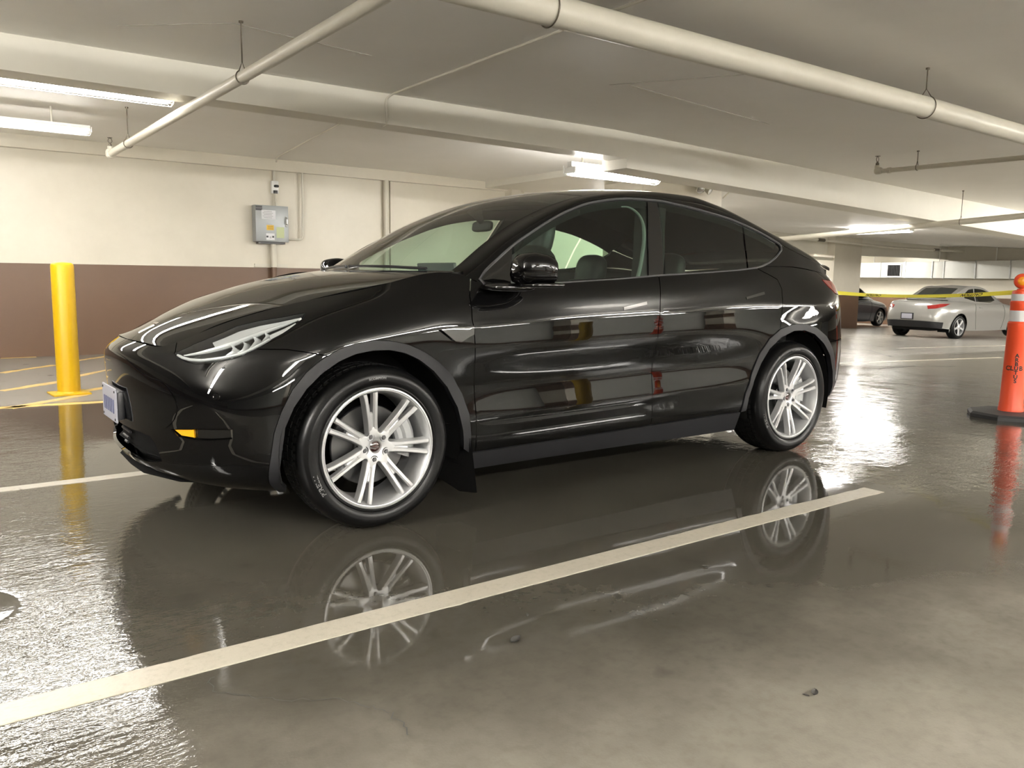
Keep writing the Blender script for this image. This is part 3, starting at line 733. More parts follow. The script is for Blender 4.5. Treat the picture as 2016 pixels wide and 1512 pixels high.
    def arc_text(txt, size, ang, out=True):
        co, F = text_mesh(txt, size, 0, .0006, 1.25); R = .3015; V = []
        for x, y, z in co:
            a = math.radians(ang)-x/R; r = R+y
            V.append((r*math.cos(a), -.0094+.0022*abs(y)/.012, r*math.sin(a)))
        b = MB(); b.add(V, F); return b
    b = arc_text('PIRELLI', .026, 204); c = arc_text('SCORPION', .013, 92); b.add(c.v, c.f)
    WM['text'] = b.mesh('sidewall_lettering', MATS['tire_text'], smooth=False, recalc=False)
def make_wheel(parent, loc, a0, rear=False, far=False, cal=0.):
    hub = link_mesh('wheel', WM['rim'], parent); hub.location = loc; hub.rotation_euler = (0, 0, math.pi if far else 0)
    for k in range(7):
        s = link_mesh('spoke', WM['spoke'], hub); s.rotation_euler = (0, math.radians(90-a0-k*360/7), 0)
    h = link_mesh('hub', WM['hub'], hub); h.rotation_euler = (0, math.radians(90-a0), 0)
    link_mesh('hub_cap', WM['cap'], hub)['label'] = 'dark open hub centre with a red reflection put in its colour'
    for k in range(5):
        s = link_mesh('lug_nut', WM['nut'], hub); s.scale = (1.38, 1, 1.38); a = math.radians(-20-6+k*72)
        s.location = (.0535*math.cos(a), 0, .0535*math.sin(a))
    t = link_mesh('tire', WM['tire'], hub); t['label'] = 'black rubber tire'
    tr = link_mesh('tread', WM['tread'], hub); tr['kind'] = 'stuff'
    link_mesh('brake_disc', WM['disc'], hub)
    c = link_mesh('brake_caliper', WM['caliper'], hub); c.rotation_euler = (0, -math.radians(cal), 0)
    if not far: link_mesh('sidewall_lettering', WM['text'], hub)['label'] = 'sidewall lettering with its highlight put in as a pale colour'
    return hub
wheel_meshes()
# ------------------------------------------------------------------ the black car (x runs from nose to tail, near side y < 0)
_uu, _vv, _G = build_W(); W = Grid(_uu, _vv, _G); UM, VM = _uu[-1], _vv[-1]
XU = lambda pts, lo=None, hi=None: W.invert(pts, XYZ, umin=lo, umax=hi)
SG = HF(lambda x, z: np.stack([x, -side_h(x, z), z], 1))
HOOD = HF(lambda x, y: np.stack([x, y, bonnet_z(x, y)], 1))
ROOF = HF(lambda x, y: np.stack([x, y, roof_z(x, y)], 1))
M_ = MATS
# feature lines of the near side, in car coordinates
head_low = [(-.707,-.517,.753),(-.705,-.547,.74),(-.687,-.604,.725),(-.661,-.658,.72),(-.628,-.704,.727),(-.586,-.749,.736),(-.529,-.791,.753),(-.471,-.81,.783),(-.408,-.815,.819),(-.32,-.815,.869),(-.269,-.803,.903),(-.25,-.78,.922)]
head_top = [(-.25,-.78,.922),(-.283,-.763,.915),(-.343,-.721,.9),(-.41,-.66,.885),(-.48,-.605,.862),(-.536,-.59,.836),(-.585,-.569,.813),(-.636,-.544,.79),(-.681,-.531,.767),(-.707,-.517,.753)]
seam_bumper = [(-.471,-.81,.783),(-.368,-.876,.783),(-.218,-.929,.754)]
arch_out = [(-.45,-.871,.251),(-.45,-.895,.363),(-.436,-.898,.454),(-.408,-.907,.539),(-.364,-.915,.624),(-.308,-.921,.69),(-.246,-.926,.738),(-.173,-.931,.777),(-.099,-.933,.8),(-.022,-.935,.809),(.056,-.937,.806),(.138,-.937,.788),(.222,-.936,.752),(.298,-.935,.702),(.366,-.931,.641),(.422,-.928,.554),(.459,-.93,.458),(.471,-.932,.366),(.479,-.911,.271)]
arch_in = [(-.411,-.883,.247),(-.413,-.908,.361),(-.396,-.911,.476),(-.362,-.92,.556),(-.312,-.928,.626),(-.251,-.933,.683),(-.177,-.936,.73),(-.102,-.938,.758),(-.025,-.939,.769),(.055,-.938,.768),(.126,-.938,.752),(.193,-.937,.722),(.269,-.936,.667),(.341,-.932,.591),(.397,-.931,.494),(.426,-.933,.387),(.437,-.921,.298)]
rarch_out = [(2.411,-.916,.297),(2.430,-.935,.410),(2.475,-.936,.531),(2.536,-.939,.645),(2.614,-.944,.731),(2.716,-.946,.786),(2.846,-.947,.813),(2.968,-.95,.811),(3.079,-.953,.785),(3.191,-.952,.729),(3.284,-.942,.646),(3.348,-.926,.555),(3.386,-.91,.435),(3.400,-.866,.32)]
rarch_in = [(2.455,-.929,.30),(2.460,-.93,.38),(2.491,-.939,.48),(2.552,-.94,.586),(2.62,-.944,.673),(2.718,-.947,.735),(2.846,-.949,.773),(2.953,-.952,.773),(3.054,-.955,.747),(3.165,-.955,.682),(3.259,-.944,.598),(3.325,-.927,.492),(3.358,-.903,.364),(3.362,-.89,.32)]
seam_fd = [(.526,-.857,1.053),(.502,-.872,1.028),(.485,-.891,.997),(.482,-.909,.965),(.474,-.936,.889),(.478,-.94,.857),(.48,-.941,.829),(.493,-.924,.577),(.500,-.93,.457),(.504,-.932,.381),(.508,-.912,.273)]
seam_rd = [(1.708,-.885,1.098),(1.697,-.906,1.052),(1.67,-.943,.914),(1.655,-.944,.839),(1.652,-.926,.707),(1.648,-.919,.566),(1.648,-.928,.462),(1.662,-.909,.290)]
seam_q = [(2.560,-.856,1.152),(2.629,-.866,1.132),(2.752,-.879,1.087),(2.775,-.902,1.033),(2.746,-.933,.941),(2.730,-.945,.848),(2.716,-.946,.786)]
sill = [(.479,-.911,.271),(.508,-.912,.272),(.699,-.909,.274),(1.183,-.906,.277),(1.662,-.906,.287),(2.411,-.916,.297)]
tail_low = [(3.28,-.839,1.093),(3.288,-.85,1.075),(3.322,-.868,1.041),(3.393,-.874,1.000),(3.50,-.833,.99)]
nose = [(-.842,-.10,.728),(-.842,-.182,.722),(-.828,-.281,.7),(-.805,-.374,.666),(-.779,-.459,.648),(-.759,-.515,.638),(-.741,-.57,.604),(-.728,-.606,.558),(-.729,-.601,.518),(-.743,-.556,.467),(-.751,-.532,.452),(-.776,-.453,.435),(-.806,-.329,.423),(-.828,-.148,.416)]
intake = [(-.828,0,.400),(-.828,-.147,.402),(-.81,-.309,.402),(-.791,-.402,.396),(-.781,-.446,.371),(-.773,-.478,.332),(-.767,-.491,.306),(-.798,-.377,.285),(-.824,-.224,.28),(-.826,0,.28)]
fog = [(-.742,-.556,.446),(-.668,-.717,.464),(-.577,-.821,.471),(-.579,-.819,.435),(-.634,-.764,.428),(-.681,-.694,.423),(-.724,-.604,.424)]
handles = [[(1.402,-.941,.938),(1.58,-.934,.968),(1.580,-.939,.943),(1.40,-.942,.914)], [(2.40,-.931,.988),(2.590,-.913,1.020),(2.592,-.921,.994),(2.40,-.93,.964)]]
badge = [(.302,-.937,.846),(.470,-.94,.858),(.470,-.941,.822),(.438,-.94,.808),(.404,-.939,.790),(.372,-.939,.794)]
rb_line = [(3.191,-.952,.729),(3.239,-.949,.690),(3.333,-.934,.693),(3.494,-.873,.705)]
dlo_top = [(.556,1.061),(.604,1.108),(.668,1.152),(.795,1.234),(.908,1.293),(1.073,1.372),(1.213,1.428),(1.366,1.474),(1.572,1.508),(1.68,1.517),(1.87,1.519),(2.026,1.507),(2.186,1.488),(2.446,1.448),(2.576,1.417),(2.717,1.376),(2.824,1.338),(2.887,1.312)]
dlo_back = [(2.905,1.298),(2.890,1.272),(2.841,1.238),(2.743,1.195),(2.634,1.164)]
dlo_bot = [(2.56,1.153),(2.369,1.135),(2.144,1.120),(1.706,1.098),(1.407,1.075),(1.005,1.053),(.70,1.047),(.575,1.044)]

k_u = lambda x: float(np.interp(x, W.at(np.stack([_uu, np.full_like(_uu, VM)], 1))[:, 0], _uu)) if x > -.76 else 0.
u_hc = float(XU([(-.672,-.44,.785)])[0, 0]); K0 = 1e-4
def kline(u0, u1, n=24): return [(u, VM-K0) for u in np.linspace(u0, u1, n)]

def build_black_car():
    car = thing('electric_car', 'glossy black crossover car with silver double-spoke wheels parked on the wet floor', 'car')
    P = lambda n, L, m, **k: patch(n, W, L, m, car, **k)
    hl, ht, sb = XU(head_low, .3, 2.2), XU(head_top, .3, 2.2), XU(seam_bumper, .3, 2.4)
    hl[:, 1] = np.minimum(hl[:, 1], VM-.012); ht[:, 1] = np.minimum(ht[:, 1], VM-.012)
    ao, ai, ro, ri = XU(arch_out), XU(arch_in), XU(rarch_out), XU(rarch_in)
    fd, rd, sq, sl = XU(seam_fd), XU(seam_rd), XU(seam_q), XU(sill)
    for L in (fd, rd, sq): L[0, 1] = VM-K0
    rb, nz, it_, fg = XU(rb_line), XU(nose, 0, 1.2), XU(intake, 0, 1.2), XU(fog, 0, 1.6)
    u_fd, u_rd, u_sq = fd[0, 0], rd[0, 0], sq[0, 0]
    paint = M_['car_paint']
    # --- front bumper, with openings for the lower intake and the fog lamp slot
    L = [(0, .004)]+[(u, .004) for u in np.linspace(.1, ao[0, 0], 12)]+[tuple(q) for q in ao[:7]]+[tuple(q) for q in sb[::-1]]+[tuple(q) for q in hl[:7][::-1]]+kline(u_hc, 0, 10)
    fogc = resample(fg, .02); itc = [(max(.0, q[0]), q[1]) for q in it_]; itc = [(a if a > .02 else -.05, b) for a, b in itc]
    ith = [(max(a, .0), b) for a, b in itc]
    # the intake crosses the middle, so it is cut out of the outline there
    iz = sorted([b for a, b in ith if a <= 0.]); v0, v1 = iz[0], iz[-1]
    ring = [q for q in ith if q[0] > 0]
    L = L+[(0, v1)]+ring+[(0, v0)]
    P('front_bumper', L, paint, holes=[fogc], join=True)
    # --- dark lower grille with slats, set back in the opening
    P('lower_grille', [(0, v0-.07), (ring[-1][0]+.05, v0-.07), *[(a+.05, b) for a, b in ring[::-1][1:-1]], (ring[0][0]+.05, v1+.04), (0, v1+.04)], M_['grille_dark'], off=-.05, join=True, gap=0, thick=0)
    for k in range(3):
        v = v0+(v1-v0)*(k+1)/4; q = np.stack([np.linspace(0, ring[0][0]-.03-.03*(3-k), 14), np.full(14, v)], 1); p = W.at(q)-W.normal(q)*.03
        b = MB(); b.tube([tuple(a) for a in p[::-1]]+[(x, -y, z) for x, y, z in p[1:]], .006, 6); b.build('grille_slat', M_['satin_black'], car)
    # --- nose panel
    P('nose_panel', [(0, nz[0, 1])]+[tuple(q) for q in smooth_line(nz, .03)]+[(0, nz[-1, 1])], paint, off=.0035, thick=.006, join=True, gap=0)
    # --- fog lamp slot
    P('fog_slot', fogc, M_['gloss_black'], off=-.022, gap=-.004, thick=0)
    c = resample(fg, .01); c0 = c.mean(0); inner = [q for q in c if q[0] < c[:, 0].min()+.13]
    P('fog_slot_glint', np.array(inner), M_['amber_glint'], off=-.012, gap=.002, thick=.008, label='amber lamp at the inner end of the bumper slot')
    P('fog_trim', np.array([q for q in c if q[0] > c[:, 0].min()+.14]), M_['gloss_black'], off=-.013, gap=.002, thick=.008)
    # --- park sensor
    for s in (1, -1):
        q = XU([(-.62,-.775,.60)], 0, 2.)[0]; pp, nn = W.at([q])[0], W.normal([q])[0]
        b = MB(); R = Vector((0, 0, 1)).rotation_difference(Vector(nn)).to_matrix()
        bb = MB(); bb.lathe([(.0, .0012), (.0105, .0012), (.012, -.002)], 20); bb.lathe([(.0125, .0004), (.0138, .0018), (.0148, .0004)], 20)
        bb.v = [tuple((R @ Vector(v))+Vector(pp)) for v in bb.v]
        (bb if s > 0 else mirrored(bb)).build('park_sensor', M_['gloss_black'], car)
    # --- fender
    L = kline(u_hc, u_fd, 34)+[tuple(q) for q in fd[1:]]+[tuple(ao[-1])]+[tuple(q) for q in ao[7:-1][::-1]]+[tuple(q) for q in sb[::-1]]+[tuple(q) for q in hl[8:]]+[tuple(q) for q in ht[1:]]
    P('fender', L, paint)
    # --- head lamp: clear lens over a dark housing with bright reflectors
    loop = [tuple(q) for q in hl]+[tuple(q) for q in ht[1:-1]]; loop = inset(resample(loop, .015), .0)
    for o in P('headlight', loop, M_['lens_clear'], gap=.004, thick=0, off=.001, ds=.01, label='clear headlight lens'):
        o['label'] = 'clear headlight lens with silver reflectors behind it'
    P('lamp_housing', loop, M_['lamp_housing'], gap=.004, thick=0, off=-.045, ds=.012)
    Lr = resample(loop, .012); Lr = np.vstack([Lr, Lr[:1]]); b = MB()
    Q0, NQ = W.at(Lr), W.normal(Lr); b.grid(np.stack([Q0, Q0-NQ*.022, Q0-NQ*.046])); pair(b, 'lamp_bezel', M_['satin_black'], car)
    lo = resample(hl, .01, False); up = resample(ht[::-1], .01, False)
    def hp(s, t, off):
        a = lo[int(np.clip(s, 0, 1)*(len(lo)-1))]; c = up[int(np.clip(s, 0, 1)*(len(up)-1))]; q = [a+(c-a)*t]; return tuple((W.at(q)+W.normal(q)*off)[0])
    b = MB(); b.tube([hp(s, .50-.34*min(1, s*9), -.012) for s in np.linspace(.03, .16, 8)]+[hp(s, .16, -.012) for s in np.linspace(.18, .70, 24)], .0065, 8)
    b.tube([hp(s, .60, -.016) for s in np.linspace(.10, .93, 26)], [.003+.008*math.sin(math.pi*k/25) for k in range(26)], 8)
    pair(b, 'daytime_light', M_['lamp_inner'], car)
    b = MB(); b.grid([[hp(s, t, -.020+.004*math.cos(6*t)) for s in np.linspace(.36, .96, 30)] for t in np.linspace(.66, .93, 7)]); pair(b, 'upper_reflector', M_['lamp_inner'], car)
    for k in range(4):
        s0 = .40+.075*k; b = MB()
        b.grid([[hp(s0+.055*tt+.028*math.sin(math.pi*tt)+ds_, .20+.36*tt, -.012-.022*q) for tt in np.linspace(0, 1, 9)] for q, ds_ in ((0, 0), (.2, .012), (1, .034))])
        pair(b, 'reflector_fin', M_['lamp_inner'], car)
    b = MB(); b.grid([[hp(s, t, -.014) for s in np.linspace(.71, .90, 10)] for t in (.16, .26, .36)]); pair(b, 'corner_reflector', M_['lamp_inner'], car)
    # --- doors, quarter, tail
    P('front_door', kline(u_fd, u_rd, 30)+[tuple(q) for q in rd[1:]]+[(u, np.interp(u, sl[:, 0], sl[:, 1])) for u in np.linspace(rd[-1, 0]-.02, fd[-1, 0]+.02, 20)]+[tuple(q) for q in fd[1:][::-1]], paint)
    P('rear_door', kline(u_rd, u_sq, 24)+[tuple(q) for q in sq[1:]]+[tuple(q) for q in ro[:5][::-1]]+[(u, np.interp(u, sl[:, 0], sl[:, 1])) for u in np.linspace(ro[0, 0]-.02, rd[-1, 0]+.02, 14)]+[tuple(q) for q in rd[1:][::-1]], paint)
    tl = XU(tail_low, 4.); tz = XU([(3.62,-.70,1.0),(3.70,-.45,1.005),(3.72,-.34,1.01),(3.71,-.34,1.045),(3.62,-.66,1.062),(3.50,-.79,1.078),(3.40,-.82,1.085)], 4.)
    tloop = np.vstack([tl, tz])
    P('rear_quarter', kline(u_sq, UM, 40)+[(UM, rb[-1, 1])]+[(u, rb[-1, 1]) for u in np.linspace(UM-.08, rb[-1, 0]+.08, 14)]+[tuple(q) for q in rb[::-1]]+[tuple(q) for q in ro[5:9][::-1]]+[tuple(q) for q in sq[1:-1][::-1]], paint, holes=[tloop])
    P('taillight', tloop, M_['red_lens'], gap=.003, off=.002, thick=.02, label='dark red tail lamp')
    P('rear_bumper', [tuple(q) for q in rb]+[(u, rb[-1, 1]) for u in np.linspace(rb[-1, 0]+.08, UM, 14)]+[(UM, .30)]+[(u, .30) for u in np.linspace(UM-.08, rb[-1, 0]+.35, 10)]+[tuple(q) for q in ro[9:][::-1]], paint)
    P('rear_valance', [(u, .297) for u in np.linspace(ro[-1, 0]+.06, UM, 16)]+[(u, .005) for u in np.linspace(UM, ro[-1, 0]+.02, 16)]+[tuple(ro[-1])], M_['cladding'])
    # --- cladding round the wheels and along the sill
    c = [tuple(q) for q in ao]; d = [tuple(q) for q in ai]
    P('front_arch_cladding', [(ao[0, 0], .004)]+c+d[::-1]+[(ai[0, 0], .004)], M_['cladding'], off=.006, thick=.03, gap=0)
    P('rear_arch_cladding', [tuple(q) for q in ro]+[tuple(q) for q in ri[::-1]], M_['cladding'], off=.006, thick=.03, gap=0)
    us = np.linspace(ao[-1, 0]+.003, ro[0, 0], 40)
    P('sill_cladding', [(u, np.interp(u, sl[:, 0], sl[:, 1])-.002) for u in us]+[(u, .004) for u in us[::-1]], M_['cladding'], off=.003, thick=.02, gap=0)
    # --- door handles and fender camera
    for h in handles:
        q = XU(h); c0 = q.mean(0); r = resample(q, .006); r = inset(r, .004)
        P('door_handle', r, M_['gloss_black'], off=.0022, thick=.004, gap=0, ds=.01)
    P('side_camera_trim', XU(badge), M_['gloss_black'], off=.016, thick=.02, gap=0, ds=.012)
    # --- bonnet
    kx = W.at(np.array(kline(u_hc, u_fd-.03, 40))); fx = W.at(np.array(kline(0, u_hc, 14)))
    near = [(p[0], p[1]+.003) for p in np.vstack([fx, kx[1:]])]; cow = [(.50,-.76),(.40,-.60),(.33,-.35),(.30,0)]
    hl2 = near+cow; hood = hl2+[(x, -y) for x, y in hl2[::-1][1:]]
    hood = [p for i, p in enumerate(hood) if i == 0 or (abs(p[0]-hood[i-1][0])+abs(p[1]-hood[i-1][1]) > 1e-4)]
    patch('bonnet', HOOD, hood, paint, car, gap=.002, both=False, step=.035)
    # badge on the bonnet: a thin stem under a curved bar
    def hoodpt(x, y, h): return (x, y, float(bonnet_z(np.array([x]), np.array([y]))[0])+h)
    b = MB(); b.prism([(-.735,-.004),(-.735,.004),(-.668,.011),(-.668,-.011)], .0, .004, hoodpt)
    b.prism([(-.664,-.036),(-.664,.036),(-.655,.045),(-.651,.02),(-.650,0),(-.651,-.02),(-.655,-.045)], .0, .004, hoodpt)
    b.build('bonnet_badge', M_['chrome'], car, smooth=False)
    # --- windscreen, roof glass, tail glass
    ex = [.445,.58,.72,.87,1.05,1.22,1.5,2.0,2.4,2.75,3.0,3.25,3.5,3.62]; eh = [.74,.70,.66,.635,.618,.606,.597,.592,.588,.578,.568,.556,.545,.54]
    edge = lambda x: float(np.interp(x, ex, eh))
    def strip(x0, x1, arc0, arc1, name, mat, thick=.005, gap=.003):
        n = 26; right = [(x, -edge(x)) for x in np.linspace(x0, x1, n)]
        back = [(x1+arc1*(1-(y/edge(x1))**2), y) for y in np.linspace(-edge(x1), edge(x1), 22)[1:-1]]
        left = [(x, -y) for x, y in right[::-1]]
        front = [(x0+arc0*(1-(y/edge(x0))**2), y) for y in np.linspace(edge(x0), -edge(x0), 22)[1:-1]]
        return patch(name, ROOF, right+back+left+front, mat, car, gap=gap, both=False, thick=thick, step=.04)
    strip(.445, 1.40, -.17, -.05, 'windscreen', M_['windscreen_glass'], 0)
    strip(1.40, 2.72, -.05, .0, 'roof_glass', M_['gloss_black'])
    strip(2.72, 3.60, .0, .04, 'tailgate_glass', M_['gloss_black'])
    # black frit band and headliner edge behind the top of the windscreen
    fr = []
    n = 20
    for x0, x1 in ((1.24, 1.42),):
        L = [(x, -edge(x)+.01) for x in np.linspace(x0, x1, 8)]+[(x, edge(x)-.01) for x in np.linspace(x1, x0, 8)]
        patch('windscreen_band', ROOF, L, M_['interior'], car, gap=0, both=False, thick=.01, off=-.012, step=.05)
    # --- roof rail and pillars: swept between the glass edge above and the window line below
    n = 90; S_ = np.linspace(0, 1, n); A = []; B = []
    xa = .445+(3.62-.445)*S_; xb = pchip([0, .12, .5, .78, 1], [.548, .85, 2.05, 2.92, 3.50], S_)
    ztop = lambda x: pchip([p[0] for p in dlo_top]+[3.05, 3.25, 3.42, 3.52], [p[1] for p in dlo_top]+[1.262, 1.212, 1.168, 1.140], x)
    qa = np.stack([xa, -np.interp(xa, ex, eh)], 1); qa[:, 1] = -cspline(np.array(ex), np.array(eh), xa)[:, 0]
    qb = np.stack([xb, ztop(xb)+.006], 1)
    PA, NA, PB, NB = ROOF.at(qa), ROOF.normal(qa), SG.at(qb), SG.normal(qb)
    G = []
    for a, na, c, nb in zip(PA, NA, PB, NB):
        d = c-a; l = np.linalg.norm(d); ta = d-na*d.dot(na); tb = d-nb*d.dot(nb)
        ta *= l/np.linalg.norm(ta)*.95; tb *= l/np.linalg.norm(tb)*.95; row = []
        for t in np.linspace(0, 1, 13):
            row.append(a*(2*t**3-3*t*t+1)+ta*(t**3-2*t*t+t)+c*(-2*t**3+3*t*t)+tb*(t**3-t*t))
        G.append(row)
    G = np.array(G).transpose(1, 0, 2)[::-1]                     # v upwards
    gr = Grid(np.linspace(0, 1, n), np.linspace(0, 1, 13), G)
    VV = G.reshape(-1, 3); NN = gr.N.reshape(-1, 3); FF = [[j*n+i, j*n+i+1, (j+1)*n+i+1, (j+1)*n+i] for j in range(12) for i in range(n-1)]
    for q in ((VV, NN, FF), flip(VV, NN, FF)): link_mesh('roof_rail', panel_mesh('roof_rail', q[0], q[1], q[2], paint), car)
    # --- side glass
    top = lambda a, b, k=20: [(x, float(ztop(x))) for x in np.linspace(a, b, k)]
    bots = sorted(dlo_bot+dlo_back[1:]); zb = lambda x: float(np.interp(x, [p[0] for p in bots], [p[1] for p in bots]))
    bot = lambda a, b, k=16: [(x, zb(x)) for x in np.linspace(a, b, k)]
    S = lambda nm, L, mt, **k: patch(nm, SG, L, mt, car, step=.05, ds=.03, **k)
    S('sail_panel', top(.565, .79, 8)+[(.770, 1.161)]+bot(.735, .585, 6), M_['gloss_black'], thick=.006, off=-.003)
    S('front_window', top(.80, 1.795)+[(1.70, 1.30), (1.63, zb(1.63))]+bot(1.61, .745)+[(.780, 1.161)], M_['door_glass'], thick=0, off=-.005)
    S('pillar_trim', top(1.80, 1.876, 4)+[(1.846, 1.391), (1.809, 1.277), (1.755, zb(1.755))]+bot(1.74, 1.636, 4)+[(1.706, 1.30)], M_['gloss_black'], thick=.006, off=-.004)
    S('rear_window', top(1.884, 2.570)+[(2.53, 1.30), (2.492, zb(2.492))]+bot(2.48, 1.766)+[(1.815, 1.277), (1.853, 1.391)], M_['privacy_glass'], thick=0, off=-.005)
    S('quarter_window', top(2.580, 2.87, 9)+dlo_back[:3]+bot(2.80, 2.502, 9)+[(2.54, 1.30)], M_['privacy_glass'], thick=0, off=-.005)
    tl_ = top(.565, 2.885, 60); bl_ = [(2.903, 1.297), (2.892, 1.270)]+bot(2.86, .585, 50); lp = np.array(tl_+bl_)
    b = MB(); q = SG.at(resample(lp, .04))+SG.normal(resample(lp, .04))*.001; b.tube([tuple(v) for v in q], .0065, 6, closed=True); pair(b, 'window_trim', M_['trim_grey'], car)
    # upper quarter between the last window, the shoulder and the roof rail
    ub = [(x, float(belt_x(np.array([x]))[1][0])+.001) for x in np.linspace(3.45, 2.585, 24)]
    S('upper_quarter', [(2.60, 1.160), (2.743, 1.192), (2.841, 1.233), (2.893, 1.266), (2.91, 1.298)]+[(x, float(ztop(x))+.004) for x in np.linspace(2.95, 3.47, 14)]+ub, paint, thick=.01, gap=.001)
    # --- tailgate under the glass, with its lip spoiler
    ky = W.at(np.array(kline(k_u(3.40), UM, 24))); lip = []
    rows = []
    for t in np.linspace(0, 1, 8):
        row = []
        for p in ky:
            y = p[1]; f = abs(y)/.77; xl = 3.66-.16*f**3; zl = 1.178-.035*f**2; c = np.array([xl, y*.80, zl])
            q = c*(1-t)+p*t; q[0] -= .05*math.sin(math.pi*t)*(1-f); row.append(q)
        rows.append(row)
    b = MB(); b.grid(rows); pair(b, 'tailgate', paint, car)
    b = MB(); G = []
    for y in np.linspace(-.57, .57, 31):
        f = abs(y)/.6; x0 = 3.66-.10*f**3; z0 = 1.185-.02*f*f; G.append([(x0-.10, y, z0+.030), (x0-.03, y, z0+.012), (x0+.020, y, z0+.008), (x0+.026, y, z0), (x0+.01, y, z0-.012), (x0-.06, y, z0-.006)])
    b.grid(G, False, True); b.build('lip_spoiler', M_['gloss_black'], car, ang=50)
    # --- floor pan, wheel liners
    st = [(-.79, .25), (-.70, .50), (-.56, .62), (-.42, .60), (.42, .60), (.46, .86), (1.0, .86), (2.42, .86), (2.46, .60), (3.34, .60), (3.40, .70), (3.66, .45)]
    b = MB(); b.grid([[(x, s*h, z) for x, h in st] for s, z in ((-1, .21), (0, .20), (1, .21))]); b.grid([[(x, s*h, .30) for x, h in st] for s in (1, 0, -1)]); b.build('underbody', M_['inner_dark'], car)
    for xc in (0., 2.89):
        b = MB(); r = .425
        b.lathe([(r, -.915), (r, -.60), (.30, -.58), (.05, -.58)], 40, (xc, 0, .352), 'y', -.25, math.pi+.25); pair(b, 'wheel_liner', M_['inner_dark'], car)
    for xf, zt, zb_, wo in ((.462, .345, .085, -.935),):
        b = MB(); b.grid([[(x, y, z) for y, x, z in ((wo, xf+dx+.035*t, zt-(zt-zb_)*t), (wo+.10, xf+dx-.01+.020*t, zt-(zt-zb_)*t-.012*t), (wo+.25, xf+dx-.03, zt-(zt-zb_)*t*.86))] for dx, t in ((0, 0), (0, .35), (0, .7), (0, 1), (.008, 1), (.008, .5), (.008, 0))]); pair(b, 'mud_flap', M_['rubber_dull'], car)
    # --- door mirrors
    b = MB(); G = []
    for x, w0, w1, z0, z1 in ((.700,.00,.02,1.085,1.10),(.712,-.02,.09,1.058,1.155),(.74,-.035,.135,1.047,1.182),(.79,-.035,.155,1.046,1.192),(.85,-.03,.165,1.048,1.186),(.893,-.02,.168,1.052,1.172),(.905,-.01,.160,1.060,1.160)):
        cy, cz, hy, hz = -.985-(w0+w1)/2, (z0+z1)/2, (w1-w0)/2, (z1-z0)/2; row = []
        for k in range(28):
            a = 2*math.pi*k/28; e = 2/3.0; row.append((x+.05*((cy+hy*math.cos(a)+.985)/.15), cy+hy*math.copysign(abs(math.cos(a))**e, math.cos(a)), cz+hz*math.copysign(abs(math.sin(a))**e, math.sin(a))))
        G.append([(X_-.065, Y_-.01, Z_) for X_, Y_, Z_ in row])
    b.grid(G, False, True); b.f.append([len(b.v)-28+i for i in range(28)]); b.mi.append(0); pair(b, 'mirror_cap', paint, car, ang=50)
    b = MB(); b.blob((.66, -.945, 1.034), (.24, .20, .040), 3.2, 20); b.blob((.755, -1.07, 1.046), (.20, .19, .026), 3.4, 20); pair(b, 'mirror_base', M_['gloss_black'], car, ang=60)
    # --- wipers
    b = MB(); b.tube([hoodpt(.43,-.60,.008), hoodpt(.365,-.30,.016), hoodpt(.335,.05,.018)], .007, 6); b.build('wiper', M_['satin_black'], car)
    b = MB(); b.tube([hoodpt(.43,.58,.008), hoodpt(.365,.30,.016), hoodpt(.34,.10,.018)], .007, 6); b.build('wiper', M_['satin_black'], car)
    b = MB(); b.grid([[(x-.006, y, float(bonnet_z(np.array([.33]), np.array([y]))[0])+dz-abs(y)*.02) for y in np.linspace(-.73, .73, 20)] for x, dz in ((.30, -.06), (.42, -.05), (.56, -.03))]); b.build('cowl_panel', M_['satin_black'], car)
    # --- licence plate on its black bracket
    b = MB(); b.box((-.848, -.005, .497), (.030, .30, .125), bev=.008); b.build('plate_bracket', M_['satin_black'], car)
    pl = MB().box((-.866, 0, .497), (.008, .305, .152), bev=.003).build('licence_plate', M_['plate_white'], car, smooth=False)
    b = MB()
    for y in np.linspace(-.10, .10, 6): b.box((-.871, y, .490), (.0015, .020, .062))
    b.build('plate_characters', M_['plate_blue'], pl, smooth=False)
    for y in (-.13, .13):
        for z in (.435, .558):
            b = MB(); b.lathe([(0, .004), (.005, .003), (.006, 0)], 10, (-.870, y, z), 'x', flip=False); b.v = [(2*-.870-x, y_, z_) for x, y_, z_ in b.v]; b.build('plate_screw', M_['satin_black'], pl)
    # --- cabin
    it = M_['interior']; sk = M_['seat_black']
    def seat(y, x, name, w=.50, hr=True, z=.62):
        b = MB(); b.blob((x, y, z-.06), (.52, w, .20), 4, 24); R = Matrix.Rotation(math.radians(-17), 3, 'Y').transposed()
        b.blob((x+.30, y, z+.26), (.17, w, .66), 3.2, 28, Matrix.Rotation(math.radians(17), 3, 'Y'))
        s = b.build(name, sk, car, ang=60)
        if hr:
            b = MB(); b.blob((x+.42, y, z+.625), (.115, .27, .24), 3.2, 24, Matrix.Rotation(math.radians(12), 3, 'Y')); b.blob((x+.40, y, z+.56), (.10, .20, .22), 3, 20, Matrix.Rotation(math.radians(14), 3, 'Y')); b.build('headrest', sk, s, ang=60)
    seat(-.37, .84, 'front_seat', z=.68); seat(.37, 1.22, 'front_seat')
    seat(-.36, 1.90, 'rear_seat', .60, z=.50); seat(.36, 1.90, 'rear_seat', .60, z=.50)
    b = MB(); b.grid([[(x, y, z) for y in np.linspace(-.80, .80, 12)] for x, z in ((.42, .96), (.52, 1.0), (.72, 1.02), (.82, 1.00), (.86, .93), (.80, .80), (.70, .40))]); b.build('dashboard', it, car, ang=60)
